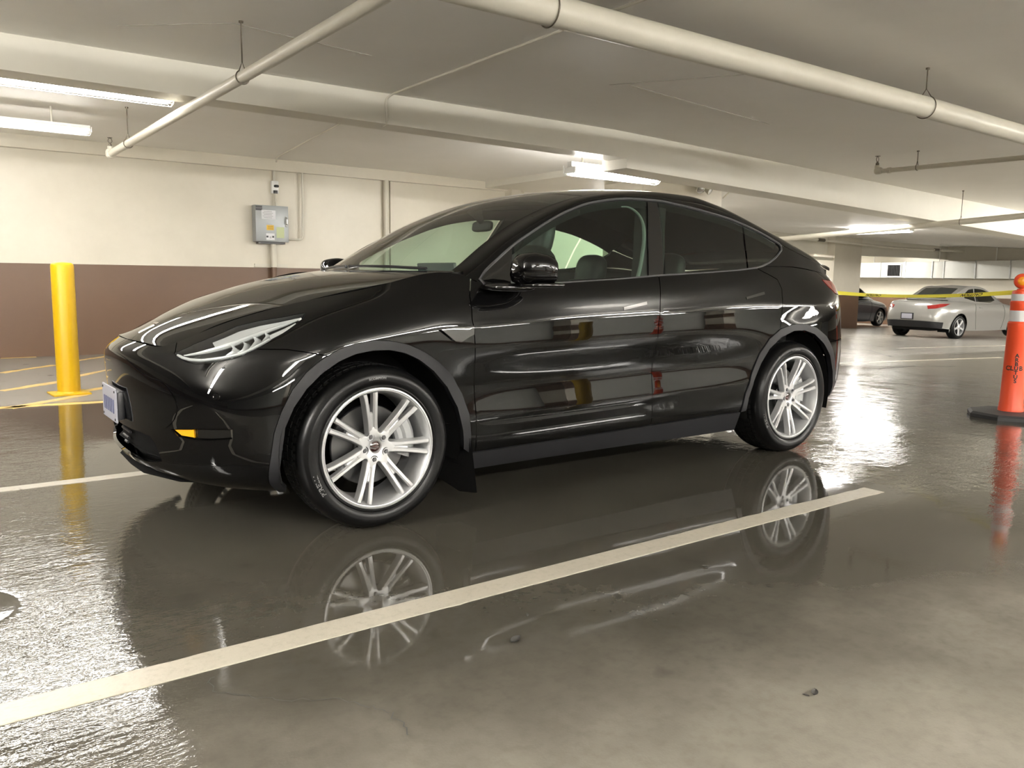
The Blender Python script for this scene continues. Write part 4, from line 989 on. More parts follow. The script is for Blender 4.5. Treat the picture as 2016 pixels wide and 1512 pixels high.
    b = MB(); R = Matrix.Rotation(math.radians(-12), 3, 'Y'); b.box((.865, 0, 1.035), (.022, .40, .245), R, .006); b.build('centre_screen', M_['satin_grey'], car)
    b = MB(); R = Matrix.Rotation(math.radians(65), 3, 'Y'); pts = [R @ Vector((.185*math.cos(a), .185*math.sin(a), 0))+Vector((.93, -.37, .93)) for a in np.linspace(0, 2*math.pi, 33)[:-1]]
    b.tube(pts, .016, 8, closed=True); b.blob((.925, -.37, .93), (.06, .16, .10), 3, 16); b.tube([(.93,-.53,.93), (.93,-.21,.93)], .018, 6); b.tube([(.92,-.37,.93), (.70,-.37,.86)], .03, 8); b.build('steering_wheel', it, car)
    b = MB(); b.blob((1.155, 0, 1.372), (.03, .20, .062), 4, 20, Matrix.Rotation(math.radians(8), 3, 'Y')); b.tube([(1.15, 0, 1.395), (1.125, 0, 1.43), (1.10, 0, 1.47)], [.016, .028, .05], 10); b.build('rear_view_mirror', it, car)
    G = []
    for x in np.linspace(.60, 3.3, 20):
        hb = float(belt_x(np.array([x]))[0][0])-.03; zb_ = float(belt_x(np.array([x]))[1][0]); G.append([(x, -hb+.07, .45), (x, -hb+.05, .80), (x, -hb+.03, zb_-.03), (x, -hb, zb_-.012)])
    b = MB(); b.grid(G); pair(b, 'door_card', it, car)
    b = MB(); b.grid([[(x, y, .40) for x in (.4, 3.5)] for y in (-.84, .84)]); b.grid([[(x, y, float(roof_z(np.array([x]), np.array([y]))[0])-.035) for x in np.linspace(1.30, 3.30, 20)] for y in np.linspace(-.57, .57, 12)]); b.grid([[(3.0+.1*z, y, z) for y in (-.8, .8)] for z in (.4, 1.06)]); b.build('headliner', M_['inner_dark'], car)
    G = []
    for t in np.linspace(0, 1, 40):
        x = 1.22+.0*t; G.append(0)
    xs = np.linspace(.66, 2.86, 50); zt = ztop(xs); b = MB()
    i0 = SG.at(np.stack([xs, zt-.003], 1)); i1 = SG.at(np.stack([xs, zt-.035], 1))-SG.normal(np.stack([xs, zt-.035], 1))*.03; i2 = ROOF.at(np.stack([np.clip(xs, .5, 3.5), -np.interp(xs, ex, eh)+.05], 1))-[0, 0, .045]
    b.grid(np.stack([i0, i1, i2])); pair(b, 'rail_lining', M_['inner_dark'], car)
    q = np.stack([[1.80, 1.72, 1.66, 1.60], [1.51, 1.36, 1.22, 1.09]], 1); a0 = SG.at(q)-SG.normal(q)*.02; q2 = q+[.16, 0]; a1 = SG.at(q2)-SG.normal(q2)*.02
    b = MB(); b.grid([a0, a1]); b.grid([a0-[.02, -.06, 0], a0]); pair(b, 'pillar_lining', it, car)
    q = smooth_line([(1.60, 1.478), (1.655, 1.478), (1.715, 1.435), (1.715, 1.36), (1.655, 1.23), (1.585, 1.11), (1.56, 1.075)], .02); a0 = SG.at(q)-SG.normal(q)*.020; b = MB(); b.tube([tuple(v) for v in a0], [.003+.008*min(1, k/10) for k in range(len(a0))], 8); b.build('door_seal', M_['trim_light'], car)
    # --- wheels
    for x, a0 in ((0., -4.), (2.89, 17.)):
        make_wheel(car, (x, -.947, .352), a0, cal=10)
        make_wheel(car, (x, .947, .352), a0+11, far=True, cal=170)
    return car
pm('trim_grey', (.085, .085, .090), .30, .3)
pm('trim_light', (.20, .21, .205), .5)
pm('satin_grey', (.10, .12, .125), .3)
black_car = build_black_car()
# ------------------------------------------------------------------ bollards, delineators, tape
def bollard(x, y, label, h=1.15, r=.093):
    t = thing('bollard', label, 'bollard', (x, y, TF(x)))
    b = MB(); b.lathe([(r, .0), (r, h-.035), (r*.97, h-.018), (r*.80, h-.004), (0, h+.004)], 36, (0, 0, .012)); b.build('post', MATS['bollard_yellow'], t)
    b = MB(); b.box((0, 0, .007), (.30, .30, .014), Matrix.Rotation(math.radians(4), 3, 'Z'), .003); b.lathe([(r+.012, .014), (r+.004, .020), (r, .028)], 36); b.build('base_plate', MATS['bollard_yellow'], t)
    return t
bollard(-.475, 4.165, 'yellow steel bollard on a square base plate in front of the brown wall')
bollard(4.9, -5.3, 'yellow steel bollard behind the camera, mirrored in the rear door', 1.15)

def delineator(x, y, label, text=True, rz=0.):
    t = thing('delineator_post', label, 'traffic post', (x, y, TF(x)), rz)
    b = MB(); n = 8; R = .33
    def ring(r, z): return [(r*math.cos(2*math.pi*(k+.5)/n), r*math.sin(2*math.pi*(k+.5)/n), z) for k in range(n)]
    b.grid([ring(R-.005, 0), ring(R, .008), ring(R, .035), ring(R-.02, .052), ring(.10, .060)], False, True); b.f.append(list(range(len(b.v)-n, len(b.v)))); b.mi.append(0); b.build('rubber_base', MATS['rubber_base'], t, smooth=False)
    b = MB(); b.lathe([(.094, .05), (.094, .085), (.090, .095), (.090, .12), (.087, .13), (.075, .745), (.078, .752), (.0785, .790), (.071, .80), (.070, .935), (.0725, .940), (.0725, .965), (.066, .972), (.065, 1.045), (.062, 1.055), (.040, 1.060), (0, 1.06)], 36); b.build('post', MATS['delineator_orange'], t, ang=30)
    for z0, z1, r0, r1 in ((.806, .895, .0716, .0708), (.974, 1.030, .0662, .0658)):
        b = MB(); b.lathe([(r0-.002, z0), (r0+.0008, z0), (r1+.0008, z1), (r1-.002, z1)], 36); b.build('reflective_band', MATS['reflective_white'], t, ang=30)
    b = MB(); b.lathe([(.030, 1.055), (.034, 1.062), (.030, 1.075)], 20); R2 = Matrix.Rotation(math.radians(90), 3, 'X'); c = MB(); c.lathe([(0, -.030), (.040, -.028), (.058, -.015), (.062, 0), (.058, .015), (.040, .028), (0, .030)], 28, (0, 0, 1.135), 'y'); b.add(c.v, c.f); b.build('handle', MATS['delineator_orange'], t)
    b = MB()
    for s in (-1, 1): b.lathe([(0, s*.036), (.024, s*.034), (.036, s*.028), (.040, s*.022)], 24, (0, 0, 1.135), 'y')
    b.build('amber_reflector', MATS['amber_light'], t)
    if text:
        rad = lambda z: float(np.interp(z, [.13, .745], [.087, .075]))+.0012
        def place(phi0, zc):
            def f(x, y, z): zz = zc+y; r = rad(zz); a = phi0+x/r; return (r*math.sin(a), -r*math.cos(a), zz)
            return f
        for k, ch in enumerate('ARBUTUS'): letters('lettering', ch, .044, place(.02, .525-k*.035), MATS['black_print'], t, bold=.0016)
        for k, ch in ((-1.62, 'C'), (-.80, 'L'), (.95, 'B')): letters('lettering', ch, .052, place(.02+k*.46, .525-3*.035), MATS['black_print'], t, bold=.0018)
    return t
delineator(5.81, -1.02, 'orange delineator post on a black rubber base, lettered in black, at the right', rz=math.radians(-60))
delineator(7.35, 2.02, 'orange delineator post hidden behind the black car, holding the tape', text=False)
delineator(7.6, -6.6, 'orange delineator post behind the camera, mirrored in the black paint', text=False)

# yellow caution tape, slung between the posts and on to the column
def tape():
    t = thing('caution_tape', 'yellow caution tape strung from the orange post to behind the black car', 'tape', (5.81, -1.02, 0))
    A, B = np.array((5.80, -1.0, 1.045+TF(5.8))), np.array((7.35, 2.0, .985)); n = 40; d = (B-A); d[2] = 0; d /= np.linalg.norm(d); s_ = np.array([d[1], -d[0], 0])
    def fr(u):
        p = A+(B-A)*u; p = p+np.array([0, 0, -.16*4*u*(1-u)*.35]); tw = .35+.55*math.sin(2.6*u+.5); return p, np.array([0, 0, 1])*math.cos(tw)+s_*math.sin(tw)
    b = MB(); G = []
    for k in range(n+1):
        p, w_ = fr(k/n); G.append([p+w_*.024, p-w_*.024])
    b.grid([[tuple(q-np.array([5.81, -1.02, 0])) for q in r] for r in G]); o = b.build('ribbon', MATS['tape_yellow'], t, recalc=False)
    L = np.linalg.norm(B-A)
    for uc in (.16, .60):
        def fn(x, y, z):
            u = uc-x/L*-1.0; p, w_ = fr(min(max(u, 0), 1)); nrm = np.cross(d, w_); q = p-w_*(y)*1.0-nrm*(.0012 if nrm.dot(s_) < 0 else -.0012); q2 = p-w_*y; cam_ = np.array([-1.56, -4.02, 1.07])-q2; nn = nrm*np.sign(nrm.dot(cam_))
            q = q2+nn*.0015; return tuple(q-np.array([5.81, -1.02, 0]))
        letters('lettering', 'CAUTION', .048, fn, MATS['black_print'], t, bold=.001, sx=1.25)
tape()

# ------------------------------------------------------------------ pipes under the slab
def pipe_run(name, label, cat, pts, r, group=None, parts=None, mat='pipe_paint', seg=14):
    t = thing(name, label, cat, pts[0], 0, group); o = Vector(pts[0])
    P = [Vector(p)-o for p in pts]; b = MB(); b.tube(P, r, seg); b.build('pipe', MATS[mat], t)
    return t, o
def hanger(t, o, p, r, ztop, axis):
    """rod from the slab and a loop round the pipe"""
    p = Vector(p)-o; zt = ztop-o.z; b = MB()
    d = Vector((1, 0, 0)) if axis == 'y' else Vector((0, 1, 0))
    b.tube([p+Vector((0, 0, zt-p.z)), p+Vector((0, 0, r+.055))], .005, 6); b.tube([p+Vector((0, 0, zt-p.z)), p+Vector((0, 0, zt-p.z-.012))], .016, 8); b.build('hanger_rod', MATS['brass'], t)
    b = MB(); pts = [p+Vector((0, 0, r+.060))]+[p+d*(r+.006)*math.sin(a)*s-Vector((0, 0, 1))*(r+.006)*-math.cos(a) for s, rg in ((1, np.linspace(.5, math.pi, 14)), (-1, np.linspace(math.pi, .5, 14))) for a in rg]
    b.tube(pts, .0042, 6, closed=True); b.build('hanger_loop', MATS['brass'], t)
def sprinkler(t, o, p, up=True, s=1.):
    p = Vector(p)-o; b = MB()
    b.lathe([(0, 0), (.014*s, 0), (.014*s, .022*s), (.009*s, .024*s), (.008*s, .034*s)], 10, p)
    for k in (-1, 1): b.tube([p+Vector((k*.007*s, 0, .032*s)), p+Vector((k*.017*s, 0, .048*s)), p+Vector((k*.012*s, 0, .068*s)), p+Vector((0, 0, .076*s))], .003*s, 5)
    b.lathe([(0, .078*s), (.020*s, .076*s), (.021*s, .079*s), (0, .081*s)], 12, p); b.build('sprinkler_head', MATS['brass'], t)

t, o = pipe_run('sprinkler_pipe', 'white sprinkler pipe running to the back wall, ending in a sprinkler at upper left', 'pipe', [(.332, 6.14, 2.39), (.332, -.44, 2.39)], .039)
for y in (5.25, 1.67): hanger(t, o, (.332, y, 2.39), .039, H, 'y')
b = MB(); b.blob(Vector((.332, 6.16, 2.392))-o, (.105, .11, .105), 3, 16); b.tube([Vector((.332, 6.17, 2.40))-o, Vector((.332, 6.17, 2.47))-o], .030, 12); b.build('elbow', MATS['pipe_paint'], t)
sprinkler(t, o, (.332, 6.17, 2.465), s=1.25)
t, o = pipe_run('main_pipe', 'thick cream drain pipe hung along the ceiling, crossing the top of the view', 'pipe', [(-5.0, -.535, 2.452), (4.99, -.535, 2.452), (14.5, -.535, 2.452-.10)], .080, seg=24)
for x in (1.2, 4.99, 8.9): hanger(t, o, (x, -.535, 2.452-(.0105*max(0, x-4.99))), .080, H+TC(x, -.5), 'x')
t, o = pipe_run('branch_pipe', 'thin white sprinkler branch with an upturned elbow, right of the thick pipe', 'pipe', [(8.3, 1.72, 2.455), (8.3, -.455, 2.44)], .028)
hanger(t, o, (8.3, 1.27, 2.455), .028, H+TC(8.3, 1.3), 'y')
b = MB(); b.blob(Vector((8.3, 1.76, 2.462))-o, (.088, .10, .088), 3, 16); b.tube([Vector((8.3, 1.78, 2.47))-o, Vector((8.3, 1.78, 2.53))-o], .030, 12); b.build('elbow', MATS['pipe_paint'], t)
b = MB(); b.tube([Vector((8.3, 1.64, 2.455))-o, Vector((8.3, 1.60, 2.455))-o], .036, 14); b.build('coupling', MATS['pipe_paint'], t)
sprinkler(t, o, (8.3, 1.78, 2.525), s=1.5)
t, o = pipe_run('cross_pipe', 'white pipe rising to the right past the fluorescent light in the far bay', 'pipe', [(12.0, 6.6, 1.845), (12.0, 5.135, 1.917), (12.0, 1.565, 2.10), (12.0, -4.5, 2.36)], .046, seg=18)
hanger(t, o, (12.0, 2.48, 2.053), .046, H+TC(12, 2.5), 'y')
t, o = pipe_run('far_pipe', 'slim pale pipe running along the far beam', 'pipe', [(15.5, 11.3, 2.52), (22.2, 11.3, 2.37), (25.9, 11.3, 2.28), (30.8, 11.3, 2.30)], .042)
for x, z in ((18.4, 2.455), (29.0, 2.29)): hanger(t, o, (x, 11.3, z), .042, H+TC(x, 11.3), 'x')
b = MB(); b.tube([Vector((21.4, 11.3, 2.388))-o, Vector((21.75, 11.3, 2.38))-o], .054, 12); b.build('coupling', MATS['brass'], t); b = MB(); b.tube([Vector((28.6, 11.3, 2.29))-o, Vector((28.9, 11.3, 2.29))-o], .056, 12); b.build('coupling', MATS['brass'], t)
t, o = pipe_run('stub_pipe', 'short white pipe stub beside the column, open end towards the car', 'pipe', [(23.03, 11.82, 1.83), (20.4, 11.82, 1.87)], .05)

# electrical conduit on the ceiling and the beam
def conduit(label, pts, r=.012, name='conduit'):
    P = smooth_pts(pts); t = thing(name, label, 'conduit', pts[0]); o = Vector(pts[0]); b = MB(); b.tube([Vector(p)-o for p in P], r, 8); b.build('tubing', MATS['pipe_paint'], t); return t, o
def smooth_pts(pts, r=.07, n=5):
    """round the corners of a polyline"""
    P = [Vector(p) for p in pts]; out = [P[0]]
    for a, c, d in zip(P[:-2], P[1:-1], P[2:]):
        k = min(r, (c-a).length*.45, (d-c).length*.45); p, q = c+(a-c).normalized()*k, c+(d-c).normalized()*k
        for i in range(n+1): u = i/n; out.append(p*(1-u)**2+c*2*u*(1-u)+q*u*u)
    return out+[P[-1]]
t, o = conduit('white conduit from the wall box across the ceiling and over the beam', [(2.86, 7.90, 2.715), (2.76, 7.60, 2.735), (2.20, 3.33, 2.735), (2.18, 3.32, 2.50), (2.10, 2.985, 2.470), (2.09, 2.985, 2.70), (2.12, 2.90, 2.735), (2.06, -3.0, 2.735)], .011)
b = MB(); b.box(Vector((2.86, 7.955, 2.70))-o, (.075, .06, .115), bev=.004); b.build('junction_box', MATS['pipe_paint'], t)
conduit('white conduit branching along the ceiling to the hanging light', [(2.25, 3.75, 2.735), (2.6, 3.95, 2.737), (5.1, 3.80, 2.737)], .010)
t, o = conduit('slim conduit bending from the grey box up to the ceiling', [(2.99, 7.93, 1.610), (3.255, 7.93, 1.610), (3.265, 7.93, 2.73)], .017)
t, o = conduit('cream conduit dropping from the ceiling box to the small switch', [(2.845, 7.965, 2.66), (2.845, 7.965, 2.42)], .020)
t, o = conduit('short cream conduit joining the small switch and the grey box', [(2.855, 7.955, 2.27), (2.855, 7.93, 2.07)], .022)
t, o = conduit('thick cream conduit coming out of the bottom of the grey box', [(2.80, 7.93, 1.56), (2.80, 7.93, 1.175)], .042)
t2, o2 = conduit('brown painted foot of the thick conduit below the grey box', [(2.80, 7.93, 1.19), (2.80, 7.93, .0)], .043)
for ch in t2.children: ch.data.materials[0] = MATS['wall_brown']
b = MB(); b.box((2.78, 7.985, 1.232), (.50, .022, .012)); b.box((2.78, 7.985, 1.198), (.50, .022, .012)); b.box((2.78, 7.994, 1.215), (.50, .006, .04)); tag(b.build('strut_channel', MATS['pipe_paint'], None, smooth=False), 'thin steel channel across the conduit under the grey box', 'bracket')
t, o = conduit('vertical cream downpipe on the back wall beside the windscreen', [(4.66, 7.94, 0), (4.66, 7.94, 2.6)], .045, 'downpipe')
b = MB(); b.box((4.775, 7.985, 1.3), (.05, .03, 2.6)); tag(b.build('wall_strip', MATS['wall_cream'], None, smooth=False), 'narrow upright strip on the wall next to the downpipe', 'strip')

# grey switch box
t = thing('electrical_box', 'grey steel disconnect box with stickers on the cream wall', 'electrical box', (2.757, 7.99, 1.555)); t_ = t
b = MB(); b.box((0, -.075, .262), (.49, .15, .52), bev=.006); b.build('case', MATS['steel_grey'], t)
b = MB(); b.box((-.008, -.154, .262), (.475, .008, .512), bev=.003); b.build('door', MATS['steel_grey'], t)
b = MB(); b.box((0, -.07, -.012), (.40, .10, .03)); b.build('bottom_flange', MATS['satin_black'], t)
b = MB(); b.tube([(.212, -.165, .36), (.205, -.19, .33), (.205, -.19, .27), (.212, -.165, .255)], .010, 8); b.box((.21, -.160, .30), (.03, .01, .15), bev=.002); b.build('handle', MATS['galv'], t)
for nm, x, z, w_, h_, mt, lb in (('rating_label', -.055, .388, .21, .130, 'sticker_white', 'white label with printed lines'), ('warning_sticker', -.035, .205, .105, .072, 'sticker_yellow', 'yellow sticker'), ('phase_sticker', -.035, .075, .125, .095, 'sticker_white', 'white sticker with dark blocks'), ('inspection_sticker', .115, .140, .115, .155, 'sticker_green', 'pale green worn sticker'), ('brand_plate', -.195, .478, .095, .068, 'satin_black', 'black plate')):
    s = MB().box((x, -.1592, z), (w_, .0015, h_)).build(nm, MATS[mt], t, smooth=False); s['label'] = lb
    b = MB()
    if nm == 'rating_label':
        for k in range(5): b.box((x-.01, -.1602, z+.045-k*.022), (w_*.72*(1 if k % 2 else .8), .0006, .004))
    elif nm == 'phase_sticker':
        for dx in (-.045, .040): b.box((x+dx, -.1602, z), (.030, .0006, .026))
        b.box((x, -.1602, z-.002), (.03, .0006, .006)); b.box((x, -.1602, z-.016), (.03, .0006, .006))
    elif nm == 'warning_sticker':
        for k in range(3): b.box((x, -.1602, z+.02-k*.018), (w_*.75, .0006, .004))
    elif nm == 'brand_plate': b.box((x, -.1602, z+.0), (.090, .0006, .004))
    if b.v: b.build('print', MATS['plate_white'] if nm == 'brand_plate' else MATS['print_dark'], s, smooth=False)
t = thing('switch_box', 'small pale switch box with a black lever above the grey box', 'switch', (2.848, 7.99, 2.262))
b = MB(); b.box((0, -.03, .09), (.105, .06, .18), bev=.008); b.build('case', MATS['steel_white'], t)
b = MB(); b.blob((.012, -.075, .105), (.075, .045, .040), 3, 14); b.build('lever', MATS['satin_black'], t)
b = MB(); b.box((0, -.065, .022), (.060, .02, .044), bev=.003); b.build('socket', MATS['satin_black'], t)

# twin-head emergency light on the column behind the car
t = thing('emergency_light', 'twin-head emergency light on the column behind the roof of the black car', 'light', (9.05, 5.315, 2.50))
b = MB(); b.tube([(-.10, -.03, .11), (.14, -.03, .11)], .016, 8); b.box((.02, -.02, .11), (.10, .04, .06)); b.build('bracket', MATS['pipe_paint'], t)
for x, ry in ((-.11, -.35), (.13, .35)):
    R = Matrix.Rotation(ry, 3, 'Z') @ Matrix.Rotation(math.radians(-62), 3, 'X')
    b = MB(); b.lathe([(0, .10), (.03, .095), (.055, .06), (.072, .0), (.075, -.008), (.066, -.008)], 20); b.v = [tuple(R @ Vector(v)+Vector((x, -.12, .045))) for v in b.v]; b.tube([(x, -.03, .11), (x, -.08, .09)], .010, 6); h = b.build('lamp_head', MATS['pipe_paint'], t)
    b = MB(); b.lathe([(0, -.014), (.04, -.012), (.066, -.006)], 20); b.v = [tuple(R @ Vector(v)+Vector((x, -.12, .045))) for v in b.v]; b.build('lens', MATS['chrome'], h)
conduit('thin conduit from the hanging light to the column', [(6.6, 4.1, 2.605), (8.9, 4.6, 2.60), (9.80, 5.30, 2.58), (9.62, 5.29, 2.46)], .010)

# ------------------------------------------------------------------ far bay: duct, vent
xd = 30.3
zt = lambda y: float(np.interp(y, [9.4, 15.0], [1.93, 1.88])); zb2 = lambda y: float(np.interp(y, [9.4, 15.0], [1.28, 1.29]))
cuts = [16.6, 14.28, 13.26, 12.18, 11.74, 10.59, 9.39, 8.2, 6.9]
D = thing('air_duct', 'long white ventilation duct along the far wall above the parked cars', 'duct', (xd+.33, 12.0, 1.25))
for k, (ya, yb) in enumerate(zip(cuts[:-1], cuts[1:])):
    ym = (ya+yb)/2; b = MB(); b.box((0, ym-12.0, (zt(ym)+zb2(ym))/2-1.25), (.66-.02*(k % 2), ya-yb-.012, zt(ym)-zb2(ym)), bev=.006); b.build('duct_section', MATS['white_panel'], D)
    b = MB(); b.box((-.005, yb-12.0, (zt(yb)+zb2(yb))/2-1.25), (.69, .035, zt(yb)-zb2(yb)+.03)); b.build('flange', MATS['galv'], D, smooth=False)
for y in (14.6, 11.95, 9.9): b = MB(); b.tube([(-.3, y-12, zt(y)-1.25), (-.3, y-12, 2.3-1.25+.15)], .012, 6); b.build('hanger_rod', MATS['white_panel'], D)
t = thing('duct_vent', 'square black vent grille in a white frame on the duct', 'vent', (xd-.008, 13.71, 1.355))
for y, z, sy, sz in ((0, .46, .62, .05), (0, -.03, .62, .05), (-.29, .215, .05, .50), (.29, .215, .05, .50)): b = MB(); b.box((0, y, z), (.03, sy, sz), bev=.004); b.build('frame', MATS['steel_white'], t)
b = MB(); b.box((.005, 0, .215), (.01, .55, .46)); b.build('backing', MATS['inner_dark'], t, smooth=False)
for k in range(8): b = MB(); b.box((-.004, -.23+k*.066, .215), (.012, .010, .45)); b.build('slat', MATS['satin_black'], t, smooth=False)

# ------------------------------------------------------------------ bits lying on the floor
def leaf(x, y, s, label, rz=0., mat='stone_dark'):
    t = thing('dead_leaf', label, 'leaf', (x, y, 0), rz); G = []
    for i in range(7):
        u = i/6-.5; w_ = .5*math.cos(math.pi*u)**.8*s*.55+.0005; G.append([(u*s, v*w_, .004+.10*s*abs(v)**1.6*(1+u)+.012*s*math.sin(9*u)) for v in (-1, -.5, 0, .5, 1)])
    b = MB(); b.grid(G); n = len(b.v); b.grid([[(x_, y_, z_-.0015) for x_, y_, z_ in r] for r in G], True); b.build('blade', MATS[mat], t)
    b = MB(); b.tube([(.5*s, 0, .004), (.72*s, .08*s, .005)], .0012, 5); b.build('stalk', MATS[mat], t)
leaf(.292, -2.857, .030, 'small dark curled leaf on the drier concrete at lower right', .5); leaf(.262, -2.853, .014, 'tiny dark scrap just left of the curled leaf', 1.9)
leaf(-.17, -2.155, .045, 'dark wet leaf lying in the puddle below the white line', .3); leaf(.80, -2.05, .020, 'dark fleck on the wet floor right of the puddle highlights', 2.2); leaf(-.03, -2.03, .016, 'tiny fleck on the wet floor under the white line', 1.0)
def crack(pts, w=.006):
    P = []; r = np.random.default_rng(3)
    for a, c in zip(pts[:-1], pts[1:]):
        for u in np.linspace(0, 1, 8, endpoint=False): P.append((a[0]+(c[0]-a[0])*u+r.normal(0, .006), a[1]+(c[1]-a[1])*u+r.normal(0, .006)))
    P.append(pts[-1]); P = np.array(P); T = np.gradient(P, axis=0); T /= np.linalg.norm(T, axis=1, keepdims=True); S = np.stack([-T[:, 1], T[:, 0]], 1); k = w*(.35+.65*r.random(len(P)))[:, None]
    b = MB(); b.grid([[(p[0], p[1], TF(p[0])+.0012) for p in (P[i]+S[i]*k[i]/2, P[i]-S[i]*k[i]/2)] for i in range(len(P))]); o_ = b.build('floor_crack', MATS['stone_dark'], None, smooth=False, recalc=False); o_['kind'] = 'structure'
crack([(-.98, -1.86), (-.99, -1.96), (-.90, -2.06), (-.74, -2.18), (-.66, -2.30), (-.68, -2.42)], .004)
crack([(10.8, 3.9), (11.8, 4.2), (12.6, 4.05), (13.2, 4.6)], .05); crack([(12.6, 4.05), (11.9, 3.4)], .05); crack([(13.6, 3.3), (14.6, 3.4), (16.0, 3.2)], .04); crack([(9.2, 2.1), (10.4, 2.2), (11.0, 1.9)], .03)
# ------------------------------------------------------------------ the two cars parked in the far bay
def far_wheel_meshes():
    b = MB(); b.lathe([(.232,.02),(.228,.0),(.218,.0),(.212,.03),(.205,.12),(.225,.2)], 40, axis='y'); WM['far_rim'] = b.mesh('wheel', MATS['alloy'], ang=30)
    b = MB()
    b.grid([[(-.045,.018,.05),(-.030,.002,.05),(.030,.002,.05),(.045,.018,.05)], [(-.026,.014,.12),(-.018,.0,.12),(.018,.0,.12),(.026,.014,.12)], [(-.034,.010,.212),(-.026,-.002,.212),(.026,-.002,.212),(.034,.010,.212)]]); WM['far_spoke'] = b.mesh('spoke', MATS['alloy'], ang=30)
    b = MB(); b.lathe([(0,.0),(.03,.002),(.055,.012),(.060,.03)], 20, axis='y'); WM['far_hub'] = b.mesh('hub', MATS['alloy'])
    b = MB(); b.lathe([(.226,.012),(.235,.0),(.27,-.008),(.30,.0),(.318,.022),(.322,.05),(.322,.16),(.318,.19),(.30,.21),(.226,.2)], 44, axis='y'); b.lathe([(0,.10),(.22,.10)], 24, axis='y'); WM['far_tire'] = b.mesh('tire', MATS['rubber'], ang=40)
far_wheel_meshes()
def far_wheel(parent, loc, far, k5=0):
    w_ = link_mesh('wheel', WM['far_rim'], parent); w_.location = loc; w_.rotation_euler = (0, 0, math.pi if far else 0)
    for k in range(5): s = link_mesh('spoke', WM['far_spoke'], w_); s.rotation_euler = (0, math.radians(k5+72*k), 0)
    link_mesh('hub', WM['far_hub'], w_); link_mesh('tire', WM['far_tire'], w_)

